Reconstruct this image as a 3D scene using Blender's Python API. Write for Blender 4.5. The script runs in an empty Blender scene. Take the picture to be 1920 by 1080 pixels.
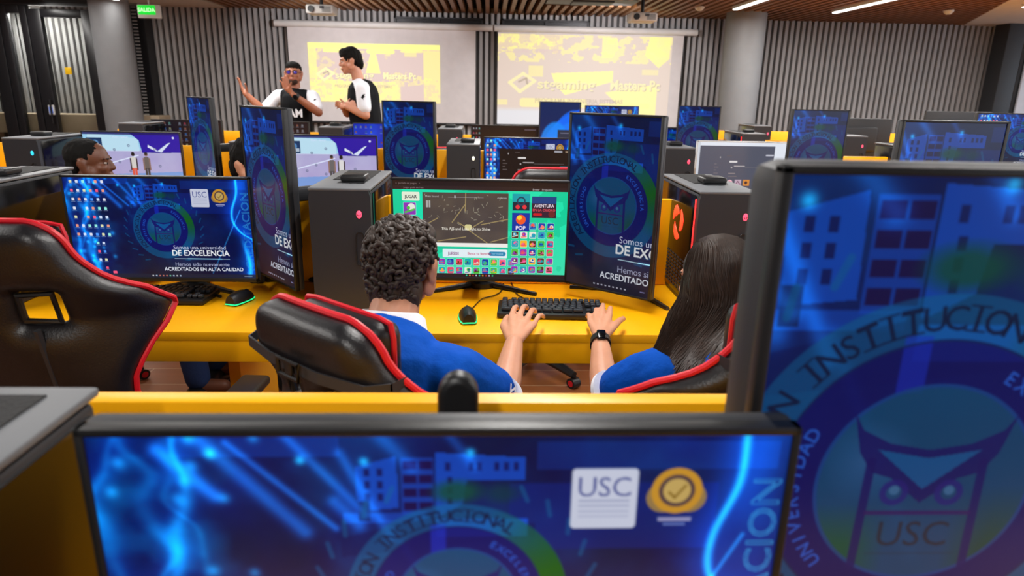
import bpy, bmesh, math, random
import numpy as np
from mathutils import Vector, Matrix, Quaternion

# ---------------------------------------------------------------- camera, light, exposure
C = bpy.context.scene.collection
scn = bpy.context.scene
PI = math.pi
PITCH, ROLL, YAW, EYE = .286, .0197, .0379, 1.473
fw = Vector((math.sin(YAW)*math.cos(PITCH), math.cos(YAW)*math.cos(PITCH), -math.sin(PITCH)))
rt = Vector((math.cos(YAW), -math.sin(YAW), 0)); dn = fw.cross(rt)
r2 = rt*math.cos(ROLL) - dn*math.sin(ROLL); d2 = rt*math.sin(ROLL) + dn*math.cos(ROLL)
cd = bpy.data.cameras.new('camera'); cam = bpy.data.objects.new('camera', cd); C.objects.link(cam)
cam.matrix_world = Matrix(((r2.x, -d2.x, -fw.x, 0), (r2.y, -d2.y, -fw.y, 0), (r2.z, -d2.z, -fw.z, EYE), (0, 0, 0, 1)))
cd.sensor_width = 36; cd.lens = 1250*36/1920; cd.clip_start = .02; cd.clip_end = 60
cd.dof.use_dof = True; cd.dof.focus_distance = 2.1; cd.dof.aperture_fstop = 4.6
scn.camera = cam
w = bpy.data.worlds.new('world'); scn.world = w; w.use_nodes = True
w.node_tree.nodes['Background'].inputs[0].default_value = (.80, .88, 1, 1)
w.node_tree.nodes['Background'].inputs[1].default_value = 2.4
scn.view_settings.view_transform = 'Standard'; scn.view_settings.look = 'None'
scn.view_settings.exposure = 0; scn.view_settings.gamma = 1; scn.view_settings.use_curve_mapping = False
LAMP_W = 46

# ---------------------------------------------------------------- helpers
def lin(c):
    return tuple(((x/12.92) if x <= .04045 else ((x+.055)/1.055)**2.4) for x in c)
def hx(s):
    return tuple(int(s[i:i+2], 16)/255 for i in (0, 2, 4))
MATS = {}
def mat(name, col, rough=.5, metal=0, bump=0, bscale=200, var=0, vscale=8, emit=None, es=1, coat=0, spec=.5, stretch=None, sheen=0):
    m = bpy.data.materials.new(name); m.use_nodes = True; nt = m.node_tree; b = nt.nodes['Principled BSDF']
    c = lin(hx(col)) if isinstance(col, str) else col
    b.inputs['Base Color'].default_value = (*c, 1); b.inputs['Roughness'].default_value = rough; b.inputs['Metallic'].default_value = metal
    b.inputs['Coat Weight'].default_value = coat; b.inputs['Specular IOR Level'].default_value = spec; b.inputs['Sheen Weight'].default_value = sheen
    tc = nt.nodes.new('ShaderNodeTexCoord'); mp = nt.nodes.new('ShaderNodeMapping'); nt.links.new(tc.outputs['Object'], mp.inputs[0])
    if stretch: mp.inputs['Scale'].default_value = stretch
    n = nt.nodes.new('ShaderNodeTexNoise'); n.inputs['Scale'].default_value = vscale; n.inputs['Detail'].default_value = 4; nt.links.new(mp.outputs[0], n.inputs['Vector'])
    v = var or .04
    mr = nt.nodes.new('ShaderNodeMapRange'); mr.inputs[1].default_value = .3; mr.inputs[2].default_value = .7; mr.inputs[3].default_value = 1-v; mr.inputs[4].default_value = 1+v
    nt.links.new(n.outputs['Fac'], mr.inputs[0])
    mx = nt.nodes.new('ShaderNodeVectorMath'); mx.operation = 'SCALE'; mx.inputs[0].default_value = c; nt.links.new(mr.outputs[0], mx.inputs['Scale'])
    nt.links.new(mx.outputs[0], b.inputs['Base Color'])
    if bump:
        n2 = nt.nodes.new('ShaderNodeTexNoise'); n2.inputs['Scale'].default_value = bscale; n2.inputs['Detail'].default_value = 3; nt.links.new(mp.outputs[0], n2.inputs['Vector'])
        bp = nt.nodes.new('ShaderNodeBump'); bp.inputs['Strength'].default_value = bump; bp.inputs['Distance'].default_value = .01
        nt.links.new(n2.outputs['Fac'], bp.inputs['Height']); nt.links.new(bp.outputs[0], b.inputs['Normal'])
    if emit:
        e = lin(hx(emit)) if isinstance(emit, str) else emit
        b.inputs['Emission Color'].default_value = (*e, 1); b.inputs['Emission Strength'].default_value = es
    MATS[name] = m
    return m

def rotz(a): return Matrix.Rotation(a, 4, 'Z')
def TR(x=0, y=0, z=0, rx=0, ry=0, rz=0, s=1):
    return Matrix.Translation((x, y, z)) @ Matrix.Rotation(rz, 4, 'Z') @ Matrix.Rotation(ry, 4, 'Y') @ Matrix.Rotation(rx, 4, 'X') @ Matrix.Scale(s, 4)
I4 = Matrix.Identity(4)
class MB:
    def __init__(s): s.v = []; s.f = []
    def add(s, vs, fs, M=None):
        k = len(s.v)
        s.v += [tuple(M @ Vector(p)) for p in vs] if M is not None else [tuple(p) for p in vs]
        s.f += [tuple(i+k for i in f) for f in fs]; return s
    def box(s, c, d, b=0, M=None, seg=2):
        x, y, z = d[0]/2, d[1]/2, d[2]/2
        M = (M or I4) @ Matrix.Translation(c)
        if b <= 0:
            vs = [(i*x, j*y, k*z) for i in (-1, 1) for j in (-1, 1) for k in (-1, 1)]
            return s.add(vs, [(0, 1, 3, 2), (4, 6, 7, 5), (0, 4, 5, 1), (2, 3, 7, 6), (0, 2, 6, 4), (1, 5, 7, 3)], M)
        bm = bmesh.new(); bmesh.ops.create_cube(bm, size=1)
        for v in bm.verts: v.co = Vector((v.co.x*d[0], v.co.y*d[1], v.co.z*d[2]))
        bmesh.ops.bevel(bm, geom=bm.edges[:], offset=min(b, min(d)*.49), segments=seg, affect='EDGES', profile=.5)
        bm.verts.index_update()
        s.add([v.co[:] for v in bm.verts], [[v.index for v in f.verts] for f in bm.faces], M); bm.free(); return s
    def tube(s, pts, r, n=8, cap=True, M=None):
        pts = [Vector(p) for p in pts]; N = len(pts); rr = r if hasattr(r, '__len__') else [r]*N
        T = [(pts[min(i+1, N-1)]-pts[max(i-1, 0)]).normalized() for i in range(N)]
        u = Vector((0, 0, 1)) if abs(T[0].z) < .9 else Vector((1, 0, 0)); u = (u-T[0]*u.dot(T[0])).normalized()
        vs = []
        for i in range(N):
            u = (u-T[i]*u.dot(T[i])); u = u.normalized() if u.length > 1e-6 else T[i].orthogonal().normalized()
            w_ = T[i].cross(u)
            vs += [pts[i]+(u*math.cos(2*PI*k/n)+w_*math.sin(2*PI*k/n))*rr[i] for k in range(n)]
        fs = [(i*n+k, i*n+(k+1) % n, (i+1)*n+(k+1) % n, (i+1)*n+k) for i in range(N-1) for k in range(n)]
        if cap: fs += [tuple(range(n))[::-1], tuple(range((N-1)*n, N*n))]
        return s.add(vs, fs, M)
    def cyl(s, p, q, r, r1=None, n=20, M=None): return s.tube([p, q], [r, r if r1 is None else r1], n, True, M)
    def ell(s, c, r, M=None, nu=20, nv=12):
        vs = [(0, 0, -1)]+[(math.cos(2*PI*i/nu)*math.cos(-PI/2+PI*j/nv), math.sin(2*PI*i/nu)*math.cos(-PI/2+PI*j/nv), math.sin(-PI/2+PI*j/nv)) for j in range(1, nv) for i in range(nu)]+[(0, 0, 1)]
        L = len(vs)-1
        fs = [(0, 1+(i+1) % nu, 1+i) for i in range(nu)]
        fs += [(1+j*nu+i, 1+j*nu+(i+1) % nu, 1+(j+1)*nu+(i+1) % nu, 1+(j+1)*nu+i) for j in range(nv-2) for i in range(nu)]
        fs += [(L, 1+(nv-2)*nu+i, 1+(nv-2)*nu+(i+1) % nu) for i in range(nu)]
        return s.add(vs, fs, (M or I4) @ Matrix.Translation(c) @ Matrix.Diagonal((*r, 1)))
    def cap(s, p, q, r0, r1, n=14, M=None):      # tapered limb with round ends
        p, q = Vector(p), Vector(q); d = (q-p); L = d.length; d = d/L if L > 1e-6 else Vector((0, 0, 1))
        pts = [p-d*r0*.98, p-d*r0*.8, p-d*r0*.45, p, p.lerp(q, .5), q, q+d*r1*.45, q+d*r1*.8, q+d*r1*.98]
        return s.tube(pts, [r0*.2, r0*.6, r0*.89, r0, (r0+r1)/2, r1, r1*.89, r1*.6, r1*.2], n, True, M)
    def lathe(s, prof, n=24, M=None):
        k = len(prof); vs = [(r*math.cos(2*PI*i/n), r*math.sin(2*PI*i/n), z) for r, z in prof for i in range(n)]
        fs = [(j*n+i, j*n+(i+1) % n, (j+1)*n+(i+1) % n, (j+1)*n+i) for j in range(k-1) for i in range(n)]
        return s.add(vs, fs+[tuple(range(n))[::-1], tuple(range((k-1)*n, k*n))], M)
    def prism(s, pts, t, M=None):                # outline in XZ, thickness along Y
        n = len(pts); vs = [(x, 0, z) for x, z in pts]+[(x, t, z) for x, z in pts]
        return s.add(vs, [tuple(range(n)), tuple(range(n, 2*n))[::-1]]+[(i, i+n, (i+1) % n+n, (i+1) % n) for i in range(n)], M)
    def build(s, name, m, parent=None, ang=38, loc=None):
        me = bpy.data.meshes.new(name); me.from_pydata(s.v, [], s.f); me.update()
        bm = bmesh.new(); bm.from_mesh(me); bmesh.ops.recalc_face_normals(bm, faces=bm.faces[:]); bm.to_mesh(me); bm.free()
        me.polygons.foreach_set('use_smooth', [True]*len(me.polygons)); me.set_sharp_from_angle(angle=math.radians(ang))
        o = bpy.data.objects.new(name, me); C.objects.link(o)
        if m: me.materials.append(m)
        if parent: o.parent = parent
        if loc: o.location = loc
        return o
def tag(o, label=None, cat=None, group=None, kind=None):
    if label: o['label'] = label
    if cat: o['category'] = cat
    if group: o['group'] = group
    if kind: o['kind'] = kind
    return o
def struct(o): o['kind'] = 'structure'; return o
def thing(name, label, cat, loc=(0, 0, 0), rz=0, group=None):
    o = bpy.data.objects.new(name, None); C.objects.link(o); o.location = loc; o.rotation_euler = (0, 0, rz)
    o.empty_display_size = .05
    return tag(o, label, cat, group)
def copy_tree(o, parent=None):
    c = o.copy(); C.objects.link(c)
    if parent: c.parent = parent
    for ch in list(o.children): copy_tree(ch, c)
    return c
def remesh(mb, vox, it=4, fac=.5):
    """one continuous closed surface out of overlapping limbs"""
    me = bpy.data.meshes.new('tmp'); me.from_pydata(mb.v, [], mb.f)
    bm = bmesh.new(); bm.from_mesh(me); bmesh.ops.recalc_face_normals(bm, faces=bm.faces[:]); bm.to_mesh(me); bm.free()
    o = bpy.data.objects.new('tmp', me); C.objects.link(o)
    r = o.modifiers.new('r', 'REMESH'); r.mode = 'VOXEL'; r.voxel_size = vox; r.use_smooth_shade = True
    s_ = o.modifiers.new('s', 'SMOOTH'); s_.factor = fac; s_.iterations = it
    dg = bpy.context.evaluated_depsgraph_get(); out = bpy.data.meshes.new_from_object(o.evaluated_get(dg))
    bpy.data.objects.remove(o); bpy.data.meshes.remove(me)
    return out
def meshobj(name, me, m, parent=None):
    me.name = name; o = bpy.data.objects.new(name, me); C.objects.link(o); me.materials.clear(); me.materials.append(m)
    me.polygons.foreach_set('use_smooth', [True]*len(me.polygons))
    if parent: o.parent = parent
    return o
_font = {}
def text_tris(body, bold=0):
    k = (body, bold)
    if k not in _font:
        cu = bpy.data.curves.new('t', 'FONT'); cu.body = body; cu.size = 1; cu.offset = bold; cu.resolution_u = 3
        o = bpy.data.objects.new('t', cu); C.objects.link(o)
        dg = bpy.context.evaluated_depsgraph_get(); ev = o.evaluated_get(dg); me = ev.to_mesh(); me.calc_loop_triangles()
        co = np.array([v.co[:2] for v in me.vertices]) if len(me.vertices) else np.zeros((0, 2))
        tr = np.array([t.vertices[:] for t in me.loop_triangles], int).reshape(-1, 3)
        ev.to_mesh_clear(); bpy.data.objects.remove(o)
        _font[k] = (co, tr)
    return _font[k]
def text_obj(name, body, size, m, M, parent=None, bold=.0, align='C', depth=.0006, sx=1):
    co, tr = text_tris(body, bold); x0, x1 = co[:, 0].min(), co[:, 0].max()
    off = {'C': (x0+x1)/2, 'L': x0, 'R': x1}[align]
    P_ = [Vector(((x-off)*size*sx, -depth, y*size)) for x, y in co]
    return MB().add(P_, [tuple(t) for t in tr], M).build(name, m, parent)
def bez(p, n=12):
    """smooth curve through points (Catmull-Rom)"""
    P_ = [Vector(q) for q in p]; P_ = [P_[0]*2-P_[1]]+P_+[P_[-1]*2-P_[-2]]; out = []
    for i in range(1, len(P_)-2):
        a, b, c, d = P_[i-1:i+3]
        for k in range(n):
            t = k/n; out.append(.5*((2*b)+(c-a)*t+(2*a-5*b+4*c-d)*t*t+(3*b-a-3*c+d)*t**3))
    return out+[P_[-2]]

# ---------------------------------------------------------------- pictures on the screens, drawn into colour attributes
def vnoise(U, V, f, seed):
    rs = np.random.RandomState(seed); g = rs.rand(64, 64); x, y = U*f+100, V*f+100
    xi, yi = np.floor(x).astype(int), np.floor(y).astype(int); a, b = x-xi, y-yi; a = a*a*(3-2*a); b = b*b*(3-2*b)
    G = lambda i, j: g[i % 64, j % 64]
    return (G(xi, yi)*(1-a)+G(xi+1, yi)*a)*(1-b)+(G(xi, yi+1)*(1-a)+G(xi+1, yi+1)*a)*b
def fbm(U, V, f, seed, o=4): return sum(vnoise(U, V, f*2**k, seed+k)*.5**k for k in range(o))/(2-.5**(o-1))
class Cv:
    def __init__(s, A, H, u0=0, bg=(0, 0, 0)):
        s.H = H; s.W = int(round(A*H)); s.A = A; s.u0 = u0
        s.U, s.V = np.meshgrid((np.arange(s.W)+.5)/H+u0, (np.arange(H)+.5)/H); s.img = np.ones((H, s.W, 3))*np.array(bg)
    def mix(s, m, col, a=1):
        m = (m*a)[..., None]; s.img = s.img*(1-m)+np.array(col)*m
    def addl(s, m, col, a=1): s.img = s.img+(m*a)[..., None]*np.array(col)
    def sm(s, d): return np.clip(.5-d*s.H, 0, 1)
    def rect(s, u0, v0, u1, v1, col, a=1, r=0):
        cx, cy, hx_, hy = (u0+u1)/2, (v0+v1)/2, (u1-u0)/2-r, (v1-v0)/2-r
        dx, dy = np.abs(s.U-cx)-hx_, np.abs(s.V-cy)-hy
        d = np.hypot(np.maximum(dx, 0), np.maximum(dy, 0))+np.minimum(np.maximum(dx, dy), 0)-r
        s.mix(s.sm(d), col, a)
    def ring(s, cx, cy, r0, r1, col, a=1):
        R = np.hypot(s.U-cx, s.V-cy); s.mix(s.sm(R-r1)*(1-s.sm(R-r0) if r0 > 0 else 1), col, a)
    def seg(s, p, q, w_, col, a=1, soft=0, add=False):
        px, py = s.U-p[0], s.V-p[1]; dx, dy = q[0]-p[0], q[1]-p[1]; h = np.clip((px*dx+py*dy)/(dx*dx+dy*dy+1e-9), 0, 1)
        d = np.hypot(px-dx*h, py-dy*h)
        m = np.exp(-(d/(w_))**2) if soft else s.sm(d-w_/2)
        (s.addl if add else s.mix)(m, col, a)
    def path(s, pts, *k, **kw):
        for a, b in zip(pts[:-1], pts[1:]): s.seg(a, b, *k, **kw)
    def poly(s, pts, col, a=1):
        ins = np.zeros(s.U.shape, bool); n = len(pts)
        for i in range(n):
            (x0, y0), (x1, y1) = pts[i], pts[(i+1) % n]
            if y0 == y1: continue
            c = ((y0 > s.V) != (y1 > s.V)) & (s.U < (x1-x0)*(s.V-y0)/(y1-y0)+x0); ins ^= c
        s.mix(ins.astype(float), col, a)
    def text(s, body, u, v, size, col, a=1, bold=0, align='L', ang=0, sx=1, outline=False):
        co, tr = text_tris(body, bold)
        if len(co) == 0: return
        x0, x1 = co[:, 0].min(), co[:, 0].max(); off = {'L': x0, 'C': (x0+x1)/2, 'R': x1}[align]
        X = (co[:, 0]-off)*size*sx; Y = -co[:, 1]*size; ca, sa = math.cos(ang), math.sin(ang)
        K = 2; S = s.H*K
        P_ = np.stack([(u-s.u0+X*ca-Y*sa)*S, (v+X*sa+Y*ca)*S], 1); big = np.zeros((s.H*K, s.W*K), bool)
        for t in tr:
            q = P_[t]; xa, ya = np.floor(q.min(0)).astype(int); xb, yb = np.ceil(q.max(0)).astype(int)+1
            xa, ya = max(xa, 0), max(ya, 0); xb, yb = min(xb, s.W*K), min(yb, s.H*K)
            if xb <= xa or yb <= ya: continue
            gx, gy = np.meshgrid(np.arange(xa, xb)+.5, np.arange(ya, yb)+.5); e = []
            for i in range(3):
                (ax, ay), (bx, by) = q[i], q[(i+1) % 3]; e.append((gx-ax)*(by-ay)-(gy-ay)*(bx-ax))
            big[ya:yb, xa:xb] |= ((e[0] >= 0) & (e[1] >= 0) & (e[2] >= 0)) | ((e[0] <= 0) & (e[1] <= 0) & (e[2] <= 0))
        if outline:
            er = big.copy()
            for _ in range(outline):
                er[1:] &= er[:-1].copy(); er[:-1] &= er[1:].copy(); er[:, 1:] &= er[:, :-1].copy(); er[:, :-1] &= er[:, 1:].copy()
            big &= ~er
        m = big.reshape(s.H, K, s.W, K).mean((1, 3)); s.mix(m, col, a)
    def mesh(s, name, w_, h_):
        """flat panel in XZ facing -Y, centred, one colour per vertex"""
        W, H = s.W, s.H
        xs = ((np.arange(W))/(W-1)-.5)*w_; zs = (.5-(np.arange(H))/(H-1))*h_
        X, Z = np.meshgrid(xs, zs); co = np.zeros((H*W, 3), 'f'); co[:, 0] = X.ravel(); co[:, 2] = Z.ravel()
        me = bpy.data.meshes.new(name); me.vertices.add(H*W); me.vertices.foreach_set('co', co.ravel())
        i = (np.arange(H-1)[:, None]*W+np.arange(W-1)[None]).ravel(); q = np.stack([i, i+W, i+W+1, i+1], 1).ravel()
        nf = len(i); me.loops.add(nf*4); me.polygons.add(nf); me.loops.foreach_set('vertex_index', q.astype('i'))
        me.polygons.foreach_set('loop_start', (np.arange(nf)*4).astype('i')); me.update(calc_edges=True)
        c = np.clip(s.img, 0, 1); c = np.where(c <= .04045, c/12.92, ((c+.055)/1.055)**2.4)
        at = me.color_attributes.new('picture', 'FLOAT_COLOR', 'POINT'); d = np.ones((H*W, 4), 'f'); d[:, :3] = c.reshape(-1, 3)
        at.data.foreach_set('color', d.ravel()); return me
def picmat(name, es=1, rough=.22, spec=.36, base=.004):
    m = bpy.data.materials.new(name); m.use_nodes = True; nt = m.node_tree; b = nt.nodes['Principled BSDF']
    a = nt.nodes.new('ShaderNodeAttribute'); a.attribute_name = 'picture'; nt.links.new(a.outputs['Color'], b.inputs['Emission Color'])
    b.inputs['Emission Strength'].default_value = es; b.inputs['Base Color'].default_value = (base, base, base, 1)
    b.inputs['Roughness'].default_value = rough; b.inputs['Specular IOR Level'].default_value = spec
    return m
# ---------------------------------------------------------------- the pictures
SU, SV = .915, .50                                # centre of the seal
def wall_pic(c, dim=1.0):
    U, V = c.U, c.V
    n = fbm(U, V, 3, 1); n2 = fbm(U+.3*n, V*1.2, 7, 9)
    k = np.clip(.10+.9*n**1.6*(1.05-.55*V), 0, 1)
    c.img = np.stack([.0*n2, .02+.25*k*n2*1.6, .14+.60*k*(.6+.6*n2)], -1)
    # buildings of the campus, washed in blue
    bl = (.02, .32, .84)
    c.rect(.20, .0, .62, .06, bl, .35); c.rect(1.12, .02, 1.75, .10, bl, .25); c.rect(1.05, .14, 1.6, .34, (.0, .12, .5), .6)
    c.poly([(.655, .09), (.76, .06), (.765, .21), (.66, .22)], bl, .75)
    for i in range(3):
        for j in range(2): c.rect(.678+j*.033, .095+i*.036, .692+j*.033, .117+i*.036, (0, .06, .34), .9)
    c.rect(.772, .065, .855, .23, (.03, .25, .70), .8)
    for i in range(4):
        for j in range(2): c.rect(.777+j*.040, .073+i*.040, .812+j*.040, .098+i*.040, (.07, .0, .25), .9)
    c.poly([(.86, .05), (1.09, .065), (1.09, .13), (.94, .13), (.93, .20), (.86, .24)], bl, .75)
    for x in (.885, .945, .965, 1.01, 1.035, 1.06): c.rect(x, .078, x+.013, .102, (0, .06, .34), .9)
    for y in (.12, .15, .18): c.rect(.89, y, .903, y+.02, (0, .06, .34), .9)
    c.rect(.62, .225, .84, .255, bl, .6); c.rect(.66, .19, .69, .25, (0, .03, .2), .8)
    c.poly([(.61, .30), (.86, .235), (1.12, .26), (1.12, .30), (.61, .36)], (.0, .06, .34), .7)
    c.rect(.86, .245, 1.10, .30, (.02, .36, .95), .8)
    for x, y, r in ((.68, .075, .012), (.95, .05, .012), (.30, .05, .015), (.52, .07, .012)): c.addl(np.exp(-((U-x)**2+(V-y)**2)/r**2), (.1, .7, .8), .9)
    # the lawn and trees above the seal
    tr_ = np.clip((.055-np.hypot((U-.915)*.55, (V-.165))-.02*n2)*40, 0, 1); c.mix(tr_, (.0, .30, .24), .85)
    tr2 = np.clip((.05-np.hypot((U-1.03)*.6, (V-.17))-.02*n2)*40, 0, 1); c.mix(tr2, (.0, .24, .24), .55)
    # darker ground lower down, brick brown in the middle
    g = np.clip((V-.55)*2.2, 0, 1)*np.clip(1.25-np.abs(U-.90)*2.0, 0, 1); c.mix(g, (.24, .13, .06), .55)
    g = np.clip((V-.3)*2, 0, 1)*np.clip((U-1.12)*3, 0, 1)*np.clip((1.62-U)*4, 0, 1); c.mix(g, (.0, .02, .22), .6)
    g = np.clip((V-.25)*3, 0, 1)*np.clip((.62-U)*4, 0, 1)*np.clip((U-.33)*6, 0, 1); c.mix(g, (.04, .03, .17), .75)
    # beams of light
    for p, q, w_, a in (((.22, -.05), (.52, .28), .022, .5), ((.34, .02), (.60, .27), .010, .5), ((.46, -.03), (.68, .23), .014, .45), ((.62, .05), (.74, .30), .014, .4), ((.74, .26), (.92, .62), .012, .18),
                        ((.70, -.02), (.80, .09), .02, .35), ((.88, -.02), (.96, .09), .014, .3), ((.17, .04), (.30, .17), .02, .7), ((.60, .19), (.66, .26), .02, .5)):
        c.seg(p, q, w_, (.10, .55, .95), a, soft=1, add=True)
    # curled light at the left
    for sd, u0, a in ((3, .05, .50), (5, .12, .38), (7, .19, .55), (11, .235, .34)):
        rs = np.random.RandomState(sd); P_ = [(u0+.035*math.sin(7*t+sd)+.02*rs.randn(), t) for t in np.linspace(-.05, 1.05, 15)]
        P_ = [tuple(q[:2]) for q in bez([(x, y, 0) for x, y in P_], 4)]
        gx = np.interp(V[:, 0], [q[1] for q in P_], [q[0] for q in P_])[:, None]
        wv = (.008+.030*vnoise(U*0, V, 4, sd)**1.5); c.addl(np.exp(-((U-gx)/wv)**2)*(.35+.8*vnoise(U*0, V, 6, sd+1)), (.05, .62, .75), a)
        c.addl(np.exp(-((U-gx)/.05)**2), (.0, .22, .55), a*.6)
    rs = np.random.RandomState(4)
    for _ in range(26):
        x, y = rs.rand()*.42, rs.rand(); c.addl(np.exp(-((U-x)**2+(V-y)**2)/(.012+.01*rs.rand())**2), (.1, .6, .75), .6)
    bl_ = np.clip(fbm(U*1.0, V*1.3, 5, 33)-.5, 0, 1)*np.clip((.55-U)*3, 0, 1); c.addl(bl_, (.0, 1.3, 1.5), .55)
    # curve of light at the right
    P_ = [tuple(q[:2]) for q in bez([(1.66, -.02, 0), (1.655, .14, 0), (1.60, .30, 0), (1.60, .42, 0), (1.67, .53, 0), (1.78, .60, 0)], 8)]
    gx = np.interp(V[:, 0], [q[1] for q in P_], [q[0] for q in P_])[:, None]
    c.addl(np.exp(-((U-gx)/.012)**2)*(V < .62), (.15, .70, .90), .9); c.addl(np.exp(-((U-gx)/.07)**2), (.0, .30, .75), .45)
    c.addl(np.exp(-((U-1.70-.03*np.sin(V*9))/.022)**2)*np.clip((V-.55)*4, 0, 1), (.1, .7, .9), .9)
    c.seg((1.68, .30), (1.35, .95), .006, (.2, .7, .8), .5, soft=1, add=True)
    c.addl(np.exp(-((U-1.72)/.08)**2), (.0, .25, .6), .5)
    # seal
    R = np.hypot(U-SU, V-SV)
    c.ring(SU, SV, .232, .300, (.0, .42, .62), .55)
    ra = np.arctan2(V-SV, U-SU); gm = np.clip(1-np.abs(ra+.35)*1.1, 0, 1)*c.sm(R-.3)*(1-c.sm(R-.232)); c.mix(gm, (.03, .38, .03), .85)
    c.ring(SU, SV, .165, .232, (.0, .03, .40), .82)
    c.rect(.845, .262, .885, .35, (.05, .2, .85), .55)
    c.ring(SU, SV, 0, .165, (.0, .30, .48), .85)
    gd = c.sm(R-.165)*np.clip((V-SV-.03)*14, 0, 1)*np.clip((SU-.04-U)*16, 0, 1); c.mix(gd, (.0, .34, .22), .8)
    gd = c.sm(R-.165)*np.clip((U-SU-.05)*14, 0, 1)*np.clip((V-SV)*8, 0, 1); c.mix(gd, (.05, .28, .12), .7)
    gd = c.sm(R-.165)*np.clip(1-np.hypot(U-SU+.09, V-SV+.04)*14, 0, 1); c.mix(gd, (.18, .38, .62), .8)
    c.ring(SU, SV, .160, .166, (.03, .25, .6), .7); c.ring(SU, SV, .230, .234, (.0, .12, .35), .8)
    w1 = 'ACREDITACION INSTITUCIONAL'
    for i, ch in enumerate(w1):
        an = math.radians((i-19.5)*6.6-4)
        if ch != ' ':
            c.text(ch, SU+.247*math.sin(an), SV-.247*math.cos(an), .052, (.0, .06, .22), .85, .012 if ch not in 'USC' else .006, 'C', an)
            if ch in 'IT':
                for rr, ww in ((.247, .014), (.2835, .014)):
                    cx, cy = SU+rr*math.sin(an), SV-rr*math.cos(an); c.seg((cx-ww*math.cos(an), cy-ww*math.sin(an)), (cx+ww*math.cos(an), cy+ww*math.sin(an)), .003, (.0, .06, .22), .8)
    for wd, a0, sg in (('UNIVERSIDAD', -98, 1), ('EXCELENCIA', 62, 1)):
        for i, ch in enumerate(wd):
            an = math.radians(a0+(i-5)*6*1.1)
            c.text(ch, SU+.188*math.sin(an), SV-.188*math.cos(an), .030, (.15, .45, .95), .8, .01, 'C', an)
    # laurel leaves at both sides
    for sg in (-1, 1):
        for k in range(11):
            an = math.radians(28+k*12); r_ = .372
            x, y = SU+sg*r_*math.sin(an), SV-r_*math.cos(an); dx, dy = .022*math.cos(an+.7), .022*math.sin(an+.7)
            c.seg((x-sg*dx, y-dy), (x+sg*dx, y+dy), .012, (.0, .42, .62), .45)
    # owl face with the letters
    ink = (.04, .05, .40)
    c.poly([(SU-.122, SV-.120), (SU-.105, SV-.092), (SU-.06, SV-.070), (SU, SV-.060), (SU+.06, SV-.070), (SU+.105, SV-.092), (SU+.122, SV-.120), (SU+.105, SV-.055), (SU+.082, SV-.022), (SU+.05, SV-.012), (SU, SV+.030), (SU-.05, SV-.012), (SU-.082, SV-.022), (SU-.105, SV-.055)], ink, .85)
    c.poly([(SU-.078, SV-.060), (SU, SV-.046), (SU+.078, SV-.060), (SU, SV+.006)], (.0, .34, .60), .95)
    c.seg((SU-.085, SV-.04), (SU-.088, SV+.14), .014, ink, .85); c.seg((SU+.085, SV-.04), (SU+.088, SV+.14), .014, ink, .85)
    c.seg((SU-.08, SV+.047), (SU+.08, SV+.047), .007, (.20, .06, .40), .85)
    for sg in (-1, 1):
        c.ring(SU+sg*.042, SV+.012, .012, .022, (.12, .10, .50), .8); c.ring(SU+sg*.042, SV+.008, 0, .008, (.25, .45, .65), .9)
    c.text('USC', SU, SV+.105, .062, (.12, .13, .22), .8, 0, 'C'); c.rect(SU-.07, SV+.118, SU+.07, SV+.121, (.15, .2, .3), .4)
    # card and medal at the top right
    c.rect(1.212, .098, 1.386, .277, (.80, .82, .90), 1, .012)
    c.text('USC', 1.299, .180, .082, (.32, .36, .60), .95, .0, 'C', 0, .95)
    for i, y in enumerate((.190, .205, .222, .237)): c.rect(1.232, y, 1.366, y+.007, (.55, .58, .72), .55-.08*i)
    for x, y, r0 in ((1.455, .185, .045), (1.525, .185, .045)): c.ring(x, y, 0, r0, (.66, .52, .28), .9)
    c.ring(1.49, .165, 0, .068, (.80, .58, .18), 1); c.ring(1.49, .165, .036, .048, (.28, .22, .28), .9); c.ring(1.49, .165, 0, .036, (.78, .66, .38), 1)
    c.path([(1.47, .17), (1.485, .185), (1.512, .15)], .007, (.50, .38, .12), .8); c.rect(1.445, .245, 1.535, .257, (.75, .72, .85), .8); c.rect(1.46, .262, 1.52, .270, (.6, .65, .9), .6)
    # words
    c.text('Somos una universidad', .985, .705, .056, (.88, .90, 1), .95, .0, 'L', 0, 1.0)
    c.text('DE EXCELENCIA', .965, .770, .080, (.97, .98, 1), 1, .026, 'L', 0, .97)
    c.seg((.985, .803), (1.53, .803), .005, (.80, .95, 1), 1); c.seg((1.12, .803), (1.45, .803), .008, (.2, .5, .6), .6, soft=1, add=True)
    c.text('Hemos sido nuevamente', .985, .878, .055, (.80, .82, .95), .9, .0, 'L', 0, .98)
    c.text('ACREDITADOS EN ALTA CALIDAD', .868, .928, .052, (.93, .95, 1), 1, .022, 'L', 0, .97)
    c.text('ACREDITACION', 1.765, .985, .105, (.25, .70, .95), .75, .01, 'L', -PI/2, 1.12, outline=2)
    c.img *= dim
def icons(c, u0, v0, nx, ny, du, dv, s_, seed=1, skip=0, dimc=1):
    rs = np.random.RandomState(seed)
    for j in range(ny):
        for i in range(nx):
            if rs.rand() < skip: continue
            col = tuple(dimc*q for q in [(.85, .9, 1), (.9, .9, .7), (.95, .6, .5), (.3, .6, 1), (1, .35, .5), (.6, .95, .9), (.9, .9, .95)][rs.randint(7)])
            x, y = u0+i*du, v0+j*dv; c.rect(x-s_, y-s_, x+s_, y+s_, col, .95, s_*.4)
            c.rect(x-s_*1.5, y+s_*1.4, x+s_*1.5, y+s_*1.8, (.8, .85, .95), .55)
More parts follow.
